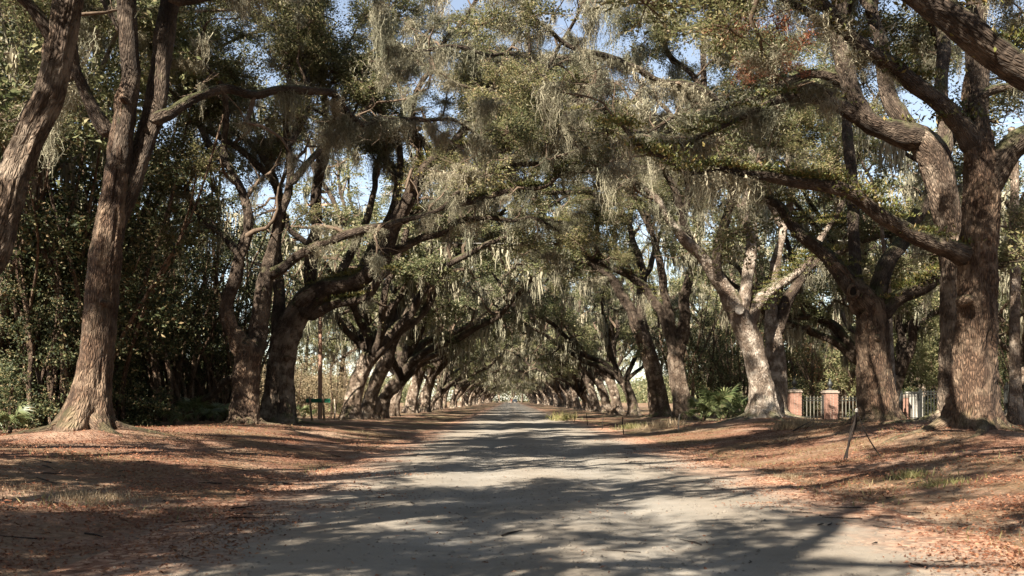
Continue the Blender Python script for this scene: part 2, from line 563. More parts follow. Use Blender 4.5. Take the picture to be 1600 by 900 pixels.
def road_material():
    m, t, p, out = mat_base('sandy_gravel_road')
    ge = nd(t, 'ShaderNodeNewGeometry')
    pos = ge.outputs['Position']
    n1 = noise(t, pos, 0.8, 6.0, 0.65)
    n2 = noise(t, pos, 45.0, 4.0, 0.8)
    n4 = noise(t, pos, 7.0, 5.0, 0.7)
    base = ramp(t, n1, [(0.3, (0.145, 0.133, 0.112)), (0.55, (0.225, 0.21, 0.183)), (0.75, (0.315, 0.298, 0.265))])
    c = mix(t, ramp(t, n2, [(0.35, (0.55, 0.55, 0.55)), (0.5, (0, 0, 0))]), base, (0.15, 0.13, 0.105))
    c = mix(t, ramp(t, n4, [(0.48, (0, 0, 0)), (0.7, (0.5, 0.5, 0.5))]), c, (0.24, 0.20, 0.155))
    vo = nd(t, 'ShaderNodeTexVoronoi')
    vo.inputs['Scale'].default_value = 30.0
    t.links.new(pos, vo.inputs['Vector'])
    peb = ramp(t, vo.outputs['Distance'], [(0.10, (0.8, 0.8, 0.8)), (0.20, (0, 0, 0))])
    n5 = noise(t, pos, 1.8, 3.0, 0.6)
    pm = nd(t, 'ShaderNodeVectorMath', operation='MULTIPLY')
    t.links.new(peb, pm.inputs[0])
    t.links.new(ramp(t, n5, [(0.5, (0, 0, 0)), (0.62, (1, 1, 1))]), pm.inputs[1])
    c = mix(t, pm.outputs[0], c, (0.11, 0.09, 0.07))
    sx = nd(t, 'ShaderNodeSeparateXYZ')
    t.links.new(pos, sx.inputs[0])
    side = math_n(t, 'ABSOLUTE', math_n(t, 'SUBTRACT', sx.outputs[0], RC))
    rut = math_n(t, 'ADD', side, math_n(t, 'MULTIPLY', math_n(t, 'SUBTRACT', n1, 0.5), 0.9))
    rf = ramp(t, math_n(t, 'DIVIDE', rut, 3.0), [(0.0, (0.45, 0.45, 0.45)), (0.17, (0.1, 0.1, 0.1)), (0.27, (0, 0, 0)), (0.40, (0.0, 0.0, 0.0)), (0.60, (0.45, 0.45, 0.45))])
    c = mix(t, rf, c, (0.19, 0.155, 0.115))
    # leaf litter blown over the edges
    n3 = noise(t, pos, 0.9, 6.0, 0.7)
    edge = math_n(t, 'ADD', side, math_n(t, 'MULTIPLY', math_n(t, 'SUBTRACT', n3, 0.5), 2.6))
    lf = ramp(t, math_n(t, 'DIVIDE', edge, 10.0), [(0.23, (0, 0, 0)), (0.335, (1, 1, 1))])
    vl = nd(t, 'ShaderNodeTexVoronoi')
    vl.inputs['Scale'].default_value = 19.0
    t.links.new(pos, vl.inputs['Vector'])
    rs = nd(t, 'ShaderNodeSeparateColor')
    t.links.new(vl.outputs['Color'], rs.inputs[0])
    lit = ramp(t, rs.outputs[0], [(0.0, (0.09, 0.038, 0.02)), (0.5, (0.24, 0.12, 0.072)), (1.0, (0.40, 0.27, 0.185))])
    c = mix(t, lf, c, lit)
    t.links.new(c, p.inputs['Base Color'])
    p.inputs['Roughness'].default_value = 0.95
    bu = nd(t, 'ShaderNodeBump')
    bu.inputs['Distance'].default_value = 0.014
    bu.inputs['Strength'].default_value = 0.9
    t.links.new(math_n(t, 'ADD', n2, math_n(t, 'MULTIPLY', n4, 2.0)), bu.inputs['Height'])
    t.links.new(bu.outputs[0], p.inputs['Normal'])
    return m


def grid_sheet(name, xs, ys, mat, dz=0.0):
    X, Y = np.meshgrid(xs, ys)
    Z = gz(X, Y) + dz
    V = np.stack([X, Y, Z], -1).reshape(-1, 3)
    nx, ny = len(xs), len(ys)
    i = np.arange(ny - 1)[:, None] * nx
    j = np.arange(nx - 1)[None, :]
    Q = np.stack([i + j, i + j + 1, i + nx + j + 1, i + nx + j], -1).reshape(-1, 4)
    mb = MB()
    mb.add(V, Q)
    return link(name, mb.mesh(name, mat), kind='structure')


def build_ground():
    xs = np.concatenate([np.linspace(-900, -60, 12)[:-1], np.linspace(-60, -14, 40)[:-1], np.linspace(-14, 15, 150)[:-1], np.linspace(15, 60, 40)[:-1], np.linspace(60, 900, 12)])
    ys = np.concatenate([np.linspace(-60, 3, 30)[:-1], np.linspace(3, 30, 160)[:-1], np.linspace(30, 80, 120)[:-1], np.linspace(80, 450, 120)[:-1], np.linspace(450, 1500, 12)])
    grid_sheet('ground', xs, ys, ground_material())
    rx = RC + np.linspace(-3.5, 3.5, 72)
    ry = np.concatenate([np.linspace(-30, 3, 40)[:-1], np.linspace(3, 30, 220)[:-1], np.linspace(30, 80, 120)[:-1], np.linspace(80, 432, 160)])
    grid_sheet('road', rx, ry, road_material(), 0.006)


# ------------------------------------------------------------------ reusable leaf clumps, moss, fern
def clump_arrays(seed, nsprig, nleaf, rad, L, Wd):
    g = np.random.default_rng(seed)
    Vs, Ts, k = [], [], 0
    tw = MB()
    for i in range(nsprig):
        d = unit(g.normal(size=3) * [1, 1, 0.62] + [0, 0, 0.12])
        ln = rad * g.uniform(0.45, 1.0)
        bend = g.normal(size=3) * 0.25
        t = g.uniform(0.25, 1.0, nleaf) ** 0.8
        C = d * ln * t[:, None] + bend * (t ** 2)[:, None] * rad * 0.5
        C = C + g.normal(size=(nleaf, 3)) * rad * 0.085
        D = unit(d * 0.7 + g.normal(size=(nleaf, 3)) * 0.8)
        U = unit(g.normal(size=(nleaf, 3)) + [0, 0, 0.35])
        V, T = leaf_quads(C, D, U, L * g.uniform(0.7, 1.3, nleaf), Wd * g.uniform(0.75, 1.25, nleaf))
        Vs.append(V)
        Ts.append(T + k)
        k += len(V)
        P = np.array([[0, 0, 0], d * ln * 0.5 + bend * 0.12 * rad, d * ln + bend * rad * 0.5])
        tube(tw, P, np.array([0.010, 0.006, 0.003]), 3, cap=False)
    return np.vstack(Vs), np.vstack(Ts), tw


def clump_mesh(name, seed, nsprig, nleaf, rad, L, Wd, mat):
    V, T, tw = clump_arrays(seed, nsprig, nleaf, rad, L, Wd)
    mb = MB()
    mb.add(V, None, T, m=0)
    mb.add(np.concatenate(tw.V), np.concatenate(tw.Q), m=1)
    return mb.mesh(name, [mat, M['twig']], smoothf=False)


def moss_arrays(seed, n, length, spread, wid=0.02, segs=6, fuzz=0):
    g = np.random.default_rng(seed)
    k = np.arange(segs + 1) / segs
    V, Q, c = [], [], 0
    for i in range(n):
        L = length * g.uniform(0.10, 1.0) ** 1.6
        o = g.normal(size=3) * [spread, spread * 0.35, 0.06]
        a = g.uniform(0, math.pi)
        s = np.array([math.cos(a), math.sin(a), 0])
        pull = -o * [g.uniform(-0.1, 0.6), 0.4, 0]
        ph = g.uniform(0, 6.3, 4)
        fr = g.uniform(4, 11, 2)
        path = o + np.stack([0.05 * np.sin(k * fr[0] + ph[0]) + 0.022 * np.sin(k * 23 + ph[2]), 0.05 * np.sin(k * fr[1] + ph[1]), -k * L], 1) + pull * (k ** 1.3)[:, None]
        path = path + g.normal(size=(segs + 1, 3)) * 0.014
        wdt = wid * g.uniform(0.5, 1.5) * (1 - k ** 1.5 * 0.85)
        A = path + s * wdt[:, None]
        B = path - s * wdt[:, None]
        V.append(np.stack([A, B], 1).reshape(-1, 3))
        b = np.arange(segs)[:, None] * 2
        Q.append(c + b + [[0, 1, 3, 2]])
        c += 2 * (segs + 1)
        if fuzz:
            C = path[g.integers(0, segs + 1, fuzz)] + g.normal(size=(fuzz, 3)) * 0.01
            D = unit(g.normal(size=(fuzz, 3)) * [1, 1, 0.5] - [0, 0, 0.6]) * g.uniform(0.03, 0.08, fuzz)[:, None]
            S = unit(np.cross(D, g.normal(size=(fuzz, 3)))) * 0.0045
            V.append(np.stack([C - S, C + S, C + D + S * 0.4, C + D - S * 0.4], 1).reshape(-1, 3))
            Q.append(c + np.arange(fuzz)[:, None] * 4 + [[0, 1, 2, 3]])
            c += 4 * fuzz
    return np.vstack(V), np.vstack(Q)


def fern_arrays(seed, n, rad, L):
    g = np.random.default_rng(seed)
    C = g.normal(size=(n, 3)) * [rad, rad * 0.45, 0.02]
    D = unit(g.normal(size=(n, 3)) * [0.9, 0.9, 0.3] + [0, 0, 0.9])
    U = unit(g.normal(size=(n, 3)))
    return leaf_quads(C, D, U, L * g.uniform(0.5, 1.2, n), L * 0.38 * g.uniform(0.7, 1.2, n))


CL = [clump_mesh('leaf_clump', 10 + i, 26, 40, 0.95, 0.080, 0.038, M['leaf']) for i in range(6)]
CLR = [clump_mesh('red_leaf_clump', 30 + i, 14, 26, 0.6, 0.07, 0.035, M['leaf_red']) for i in range(2)]
MO = []
for i_ in range(6):
    mb_ = MB()
    v_, q_ = moss_arrays(50 + i_, 130, [1.2, 0.9, 0.7, 1.6, 1.0, 0.6][i_], [0.20, 0.28, 0.36, 0.17, 0.34, 0.26][i_], wid=0.008, segs=9, fuzz=12)
    mb_.add(v_, q_)
    MO.append(mb_.mesh('hanging_moss', M['moss'], smoothf=False))
FE = []
for i_ in range(3):
    mb_ = MB()
    v_, t_ = fern_arrays(70 + i_, 170, 0.26, 0.10)
    mb_.add(v_, None, t_)
    FE.append(mb_.mesh('fern_tuft', M['fern'], smoothf=False))


# ------------------------------------------------------------------ the oak builder
def wander(g, p, d, length, n, tort=0.35, up=0.0, side=None, floor=None):
    """a crooked branch path"""
    P = [np.array(p, float)]
    d = unit(np.array(d, float))
    st = length / n
    for i in range(n):
        d = unit(d + g.normal(size=3) * tort + np.array([0, 0, up]) + (0 if side is None else side))
        if floor is not None and P[-1][2] < floor and d[2] < 0.25:
            d = unit(d + np.array([0, 0, 0.45]))
        P.append(P[-1] + d * st)
    return np.array(P)


class Oak:
    def __init__(s, seed):
        s.g = np.random.default_rng(seed)
        s.limbs = []          # (part name, path, radii, quality)
        s.tw = MB()
        s.clumps, s.moss, s.ferns = [], [], []

    def limb(s, P, r, q=1, name='limb', leaf=1.0, moss=1.0, bare=0.3, fern=0.0, tw=None, L2=2.4):
        P, r = resample(P, r, 0.25)
        s.limbs.append((name, P, r, q))
        g = s.g
        seg = np.linalg.norm(np.diff(P, axis=0), axis=1)
        arc = np.concatenate([[0], np.cumsum(seg)])
        tot = arc[-1]
        T = unit(np.gradient(P, axis=0))
        # leafy side branches
        a = tot * bare
        while leaf > 0 and a < tot:
            i = min(int(np.searchsorted(arc, a)), len(P) - 1)
            perp = unit(np.cross(T[i], unit(g.normal(size=3))))
            d = unit(perp + T[i] * g.uniform(0.1, 0.9) + np.array([0, 0, g.uniform(0.1, 0.9)]))
            s.branch(P[i], d, L2 * g.uniform(0.55, 1.2) * (1.1 - 0.35 * a / tot), min(r[i] * 0.6, 0.09), moss)
            a += g.uniform(0.45, 0.95) / leaf
        if leaf > 0:
            s.branch(P[-1], T[-1] + [0, 0, 0.2], L2 * g.uniform(0.6, 1.1), max(r[-1] * 0.8, 0.025), moss)
        # moss hung under the limb
        a = tot * min(bare, 0.25)
        while moss > 0 and a < tot:
            i = min(int(np.searchsorted(arc, a)), len(P) - 1)
            if abs(T[i][2]) < 0.8:
                s.moss.append((P[i] - [0, 0, r[i] * 0.7], g.uniform(0.45, 1.2), math.atan2(T[i][1], T[i][0])))
            a += g.uniform(0.35, 1.3) / moss
        if fern > 0:
            a = tot * 0.05
            while a < tot:
                i = min(int(np.searchsorted(arc, a)), len(P) - 1)
                if abs(T[i][2]) < 0.85:
                    s.ferns.append((P[i] + [0, 0, r[i] * 0.85], g.uniform(0.7, 1.3), math.atan2(T[i][1], T[i][0]) + g.normal() * 0.2))
                a += g.uniform(0.14, 0.4) / fern
        return P, r

    def branch(s, p, d, L, r, moss=1.0):
        g = s.g
        P = wander(g, p, d, L, 6, 0.46, 0.05)
        rr = np.linspace(r, r * 0.35, len(P))
        tube(s.tw, P, rr, 5, cap=False)
        for k in range(2, 7):
            if g.random() < 0.9:
                dd = unit(P[k] - P[k - 1]) * 0.6 + g.normal(size=3) * 0.8 + [0, 0, 0.15]
                L3 = g.uniform(0.45, 1.15)
                P3 = wander(g, P[k], dd, L3, 3, 0.35, 0.08)
                tube(s.tw, P3, np.linspace(r * 0.33, 0.006, 4), 3, cap=False)
                s.clumps.append((P3[-1], g.uniform(0.6, 1.15)))
            if g.random() < 0.45 * moss:
                s.moss.append((P[k], g.uniform(0.35, 1.0), g.uniform(0, 3.1)))

    def rise(s, p, d, L, r, leaf=1.0, moss=1.0, q=0, up=0.04, L2=2.6, tort=0.22, bare=0.25, fern=0):
        n = max(4, int(L / 0.9))
        P = wander(s.g, p, d, L, n, tort, up, floor=7.5)
        return s.limb(P, np.linspace(r, max(0.035, r * 0.25), n + 1), q=q, leaf=leaf, moss=moss, bare=bare, L2=L2, fern=fern)


SUNWARD = np.array([-math.sin(SUN_AZ) * math.cos(SUN_EL), -math.cos(SUN_AZ) * math.cos(SUN_EL), math.sin(SUN_EL)])
SUNLIT = [(W(1125, 630, 46), 1.6), (W(1150, 625, 45), 1.3), (W(135, 640, 19.5), 1.1), (W(1190, 610, 35.5), 1.5), (W(1168, 530, 35.5), 1.5), (W(1130, 450, 35.5), 1.2), (W(1455, 250, 22.6), 1.2),
          (W(540, 440, 34.5), 1.3), (W(1215, 560, 37.8), 0.8), (W(1060, 600, 49.5), 1.0), (W(437, 600, 35.4), 0.7),
          (W(560, 180, 24), 1.3), (W(650, 200, 25.5), 1.7), (W(730, 180, 27), 2.0), (W(780, 300, 36), 2.0), (W(860, 240, 36), 2.0), (W(960, 240, 33), 1.6), (W(1060, 150, 31), 1.4), (W(920, 110, 30), 1.5),
          (W(700, 260, 33), 1.5), (W(620, 300, 34), 1.3), (W(1000, 330, 40), 1.6), (W(900, 420, 54), 2.0)]


def in_gap(p):
    """gaps in the crowns where the sun comes through to a limb or trunk"""
    for q, rad in SUNLIT:
        v = p - q
        t = v.dot(SUNWARD)
        if t > 0 and np.linalg.norm(v - SUNWARD * t) < rad:
            return True
    return False


def spec_path(pts, drift=0.0):
    n = len(pts)
    P, r = [], []
    for i, (x, y, Y, wd) in enumerate(pts):
        YY = Y + drift * (i / max(1, n - 1)) ** 1.2
        P.append(W(x, y, YY))
        r.append(wd * 0.47 / 1600 * YY)
    return np.array(P), np.array(r)


def traced_limbs():
    out = []
    for sp in OAKS:
        for k, li in enumerate(sp['limbs']):
            P, r = spec_path([(x, y, sp['Y'], wd) for x, y, wd in li['p']], li.get('drift', 0.0))
            P, r = resample(P, r, 0.4)
            out.append(P[: int(len(P) * 0.9)])
    return np.vstack(out)


TR = None


def hides_limb(p, Y, g, chance):
    """live oak limbs are bare along their length: leaf bunches keep clear of them"""
    global TR
    if TR is None:
        TR = traced_limbs()
    if p[1] < 3:
        return False
    dx = TR[:, 0] / TR[:, 1] - p[0] / p[1]
    dz = (TR[:, 2] - EYE) / TR[:, 1] - (p[2] - EYE) / p[1]
    rad = 0.62 / p[1]
    m = (dx * dx + dz * dz < rad * rad) & (TR[:, 1] > p[1] - 0.5) & (TR[:, 1] < p[1] + 22)
    return bool(m.any()) and g.random() < chance


def build_oak(spec):
    """a near oak whose trunk and limbs follow the photograph, each limb a part"""
    o = Oak(spec['seed'])
    Y = spec['Y']
    base = spec.get('base')
    tp = [(x, y, Y, wd) for x, y, wd in spec['trunk']]
    P, r = spec_path(tp)
    if base is not None:
        P = np.vstack([[base[0], base[1], 0], P])
        r = np.concatenate([[base[2]], r])
    bx, by = P[0][0], P[0][1]
    zg = gzp(bx, by)
    P[0][2] = zg
    P = np.vstack([[bx, by, zg - 0.35], P])
    r = np.concatenate([[r[0]], r])
    Pt, rt = resample(P, r, 0.055)
    if spec['limbs']:
        # the trunk runs on inside its first limb, so that the fork has no collar
        F, fr = spec_path([(x, y, Y, wd) for x, y, wd in spec['limbs'][0]['p']], spec['limbs'][0].get('drift', 0.0))
        F, fr = resample(F, fr, 0.055)
        dtop = np.linalg.norm(F - Pt[-1], axis=1)
        i0 = int(np.argmin(dtop)) + 4
        i1 = min(len(F), i0 + 28)
        if i1 > i0 + 3:
            kk = np.clip(np.arange(i1 - i0) / 12.0, 0, 1)
            Pj = np.vstack([Pt, F[i0:i1]])
            rj = np.concatenate([rt, rt[-1] * (1 - kk) + fr[i0:i1] * 0.86 * kk])
            Pt, rt = Pj, rj
    tail = np.concatenate([[0], np.cumsum(np.linalg.norm(np.diff(Pt[::-1], axis=0), axis=1))])[::-1]
    rt = rt * np.sqrt(np.clip(tail / (rt[-1] * 3.2), 0.02, 1))
    origin = np.array([bx, by, zg])
    for li in spec['limbs']:
        pts = [(x, y, Y, wd) for x, y, wd in li['p']]
        LP, Lr = spec_path(pts, li.get('drift', 0.0))
        ext = li.get('ext', 0)
        if ext:
            dirn = unit(LP[-1] - LP[-2]) + np.array(li.get('edir', (0, 0, 0.25)))
            n = max(3, int(ext / 0.9))
            E = wander(o.g, LP[-1], dirn, ext, n, 0.24, 0.05, floor=6.0)[1:]
            LP = np.vstack([LP, E])
            Lr = np.concatenate([Lr, np.linspace(Lr[-1], max(0.03, Lr[-1] * 0.3), n)])
        o.limb(LP, Lr, q=2, leaf=li.get('leaf', 0.8), moss=li.get('moss', 1.0), bare=li.get('bare', 0.35), fern=li.get('fern', 0.0), L2=li.get('L2', 2.2))
    for (px, py, dx, dy, dz, L, wd) in spec.get('rise', []):
        o.rise(W(px, py, Y), (dx, dy, dz), L, wd / 3200 * Y, q=1, leaf=spec.get('rleaf', 0.8), moss=1.0)
    root = empty(spec.get('name', 'live_oak'), tuple(origin), spec['label'], 'oak tree', spec.get('group'))
    bark = M[spec.get('bark', 'bark')]
    mb = MB()
    tube(mb, Pt - origin, rt, 88, seed=spec['seed'], rough=0.12, furrow=1.5 * spec.get('furrow', 0.017), lobes=1.1 * spec.get('lobes', 0.55), ground=0.0)
    link('trunk', mb.mesh('trunk', bark, bk=True), root)
    rg = np.random.default_rng(spec['seed'] + 900)
    r0 = float(rt[8])
    nr = 6
    for k in range(nr):
        a = k * 2 * math.pi / nr + rg.uniform(-0.4, 0.4)
        Lr_ = rg.uniform(0.9, 1.9) * (0.6 + r0)
        kk = np.linspace(0, 1, 7)
        aa = a + rg.uniform(-0.5, 0.5) * kk ** 1.5
        rad = r0 * 0.55 + kk * Lr_
        xx, yy = rad * np.cos(aa), rad * np.sin(aa)
        gzz = gz(xx + bx, yy + by) - zg
        rr_ = np.array([0.20, 0.18, 0.14, 0.105, 0.08, 0.055, 0.03]) * (0.5 + r0)
        zz = gzz + np.array([0.30, 0.10, 0.0, -0.015, -0.02, -0.03, -0.06]) * (0.5 + r0) - rr_ * 0.25
        RP, Rr = resample(np.stack([xx, yy, zz], 1), rr_, 0.06)
        mb = MB()
        tube(mb, RP, Rr, 14, seed=k + spec['seed'], rough=0.25, furrow=0.006)
        link('root', mb.mesh('root', bark, bk=True), root)
    for i, (nm, LP, Lr, q) in enumerate(o.limbs):
        Lq, rq = resample(LP, Lr, 0.09 if q == 2 else 0.2)
        s = np.linspace(0, 1, len(Lq))
        dist = np.concatenate([[0], np.cumsum(np.linalg.norm(np.diff(Lq, axis=0), axis=1))])
        rq = rq * (1 + 0.12 * np.exp(-dist / 0.6)) * np.sqrt(np.clip(dist / (rq * 1.1) + 0.03, 0, 1))
        mb = MB()
        sides = 30 if q == 2 else 14
        wob = np.stack([vnoise(Lq * 1.1 + 3), vnoise(Lq * 1.1 + 30), vnoise(Lq * 1.1 + 60)], 1) * np.minimum(rq, 0.15)[:, None] * 0.7 * np.minimum(1, dist / 0.6)[:, None]
        tube(mb, Lq + wob - origin, rq, sides, seed=spec['seed'] + i * 1.7, rough=0.17, furrow=0.009)
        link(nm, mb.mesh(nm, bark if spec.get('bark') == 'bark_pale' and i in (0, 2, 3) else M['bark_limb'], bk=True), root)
    tw = MB()
    for V, Q in zip(o.tw.V, o.tw.Q):
        pass
    if o.tw.V:
        tw.add(np.concatenate(o.tw.V) - origin, np.concatenate(o.tw.Q), B=np.concatenate(o.tw.B))
        crown = link('crown', tw.mesh('crown', M['twig']), root)
    g = o.g
    keep = spec.get('maxc', 150)
    ztop = EYE + 625 / 1600 * Y + 2.0
    cl = [c for c in o.clumps if c[0][2] > spec.get('zmin', 2.6) and (c[0][2] < ztop or g.random() < (0.9 if bx < 0 and Y < 22 else 0.45)) and (Y > 25 or c[0][2] > ztop or g.random() < 0.6)]
    traced = np.vstack([LP[: int(len(LP) * 0.7)] for nm, LP, Lr, q in o.limbs if q == 2])
    cl = [c for c in cl if np.min(np.sum((traced - c[0]) ** 2, axis=1)) > 0.72 ** 2 and not in_gap(c[0]) and not hides_limb(c[0], Y, g, 0.8)]
    g.shuffle(cl)
    for p, sc in cl[:keep]:
        c = link('leaf_clump', CL[int(g.integers(6))], crown, tuple(p - origin))
        sc *= 1.25
        c.scale = (sc, sc, sc * 0.8)
        c.rotation_euler = (g.normal() * 0.25, g.normal() * 0.25, g.uniform(0, 6.28))
    ms = [m for m in o.moss if m[0][2] > 3.0 and not hides_limb(m[0], Y, g, 0.35)]
    g.shuffle(ms)
    for p, sc, az in ms[:spec.get('maxm', 280)]:
        c = link('hanging_moss', MO[int(g.integers(6))], root, tuple(p - origin))
        c.scale = (sc * 1.1, sc * 1.1, sc * g.uniform(0.45, 1.25))
        c.rotation_euler = (0, 0, az)
    g.shuffle(o.ferns)
    for p, sc, az in o.ferns[:120]:
        c = link('fern_tuft', FE[int(g.integers(3))], root, tuple(p - origin))
        c.scale = (sc, sc, sc)
        c.rotation_euler = (0, 0, az)
        c['kind'] = 'stuff'
    return root, o


def oak_variant(seed, lean=1.0):
    """a whole oak for the rows further on; +X is the road side. Returns meshes shared by its copies"""
    g = np.random.default_rng(seed)
    o = Oak(seed)
    h = g.uniform(1.9, 3.0)
    r0 = g.uniform(0.31, 0.43)
    lx = lean * g.uniform(0.5, 1.3)
    tp = np.array([[0, 0, -0.5], [0, 0, 0], [lx * 0.3, g.normal() * 0.1, h * 0.5], [lx, g.normal() * 0.2, h]])
    Pt, rt = resample(tp, np.array([r0, r0, r0 * 0.84, r0 * 0.9]), 0.12)
    top = tp[-1]
    rt_ = r0 * 0.6
    lb = []
    # one or two limbs reaching over the road, others up, one outwards
    for k in range(3):
        az = g.uniform(-0.8, 0.8)
        lb.append(((math.cos(az), math.sin(az), g.uniform(1.1, 1.6)), g.uniform(11, 14), 1.0, g.uniform(-0.05, -0.02)))
    for k in range(3):
        az = g.uniform(0, 6.28)
        lb.append(((0.45 * math.cos(az) + 0.25, 0.55 * math.sin(az), 1.2), g.uniform(10, 13.5), 0.85, 0.03))
    az = math.pi + g.uniform(-0.8, 0.8)
    lb.append(((math.cos(az), math.sin(az), 1.2), g.uniform(6, 9), 0.7, 0.0))
    for dvec, L, k, up in lb:
        o.rise(top - [0, 0, g.uniform(0, 0.5)], dvec, L, rt_ * k, leaf=0.75, moss=0.9, up=up, L2=2.6, tort=0.19)
    tr = MB()
    tube(tr, Pt, rt, 40, seed=seed, rough=0.14, furrow=0.02, lobes=0.5, ground=0.0)
    me_t = tr.mesh('trunk', M['bark_far'], bk=True)
    lms = []
    for i, (nm, LP, Lr, q) in enumerate(o.limbs):
        lm = MB()
        Lq, rq = resample(LP, Lr, 0.3)
        wob = np.stack([vnoise(Lq * 0.9 + 3 + i), vnoise(Lq * 0.9 + 30), vnoise(Lq * 0.9 + 60)], 1) * 0.14
        wob[0] *= 0
        tube(lm, Lq + wob, rq, 10, seed=seed + i, rough=0.16, furrow=0.0)
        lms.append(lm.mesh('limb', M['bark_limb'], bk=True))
    cr = MB()
    cr.add(np.concatenate(o.tw.V), np.concatenate(o.tw.Q), m=1)
    base = [clump_arrays(500 + seed + i, 16, 21, 1.0, 0.14, 0.074)[:2] for i in range(4)]
    cl = [c for c in o.clumps if c[0][2] > 3.4]
    g.shuffle(cl)
    for p, sc in cl[:88]:
        V, T = base[int(g.integers(4))]
        a = g.uniform(0, 6.28)
        Rm = np.array([[math.cos(a), -math.sin(a), 0], [math.sin(a), math.cos(a), 0], [0, 0, 1]])
        cr.add(V @ Rm.T * sc * 1.15 * [1, 1, 0.8] + p, None, T, m=0)
    me_c = cr.mesh('crown', [M['leaf_far'], M['twig']], smoothf=False)
    mo = MB()
    mbase = [moss_arrays(600 + seed + i, 34, 1.5, 0.28, wid=0.035, segs=3) for i in range(3)]
    ms = [m for m in o.moss if m[0][2] > 3.6]
    g.shuffle(ms)
    for p, sc, a in ms[:170]:
        V, Q = mbase[int(g.integers(3))]
        Rm = np.array([[math.cos(a), -math.sin(a), 0], [math.sin(a), math.cos(a), 0], [0, 0, 1]])
        mo.add(V @ Rm.T * sc + p, Q)
    me_m = mo.mesh('hanging_moss', M['moss'], smoothf=False)
    return me_t, lms, me_c, me_m


def place_variant(v, x, y, rz, sc, label, group, name='live_oak'):
    root = empty(name, (x, y, gzp(x, y)), label, 'oak tree', group, rz)
    root.scale = (sc, sc, sc)
    link('trunk', v[0], root)
    for lm in v[1]:
        link('limb', lm, root)
    link('crown', v[2], root)
    k = link('hanging_moss', v[3], root)
    k['kind'] = 'stuff'
    return root


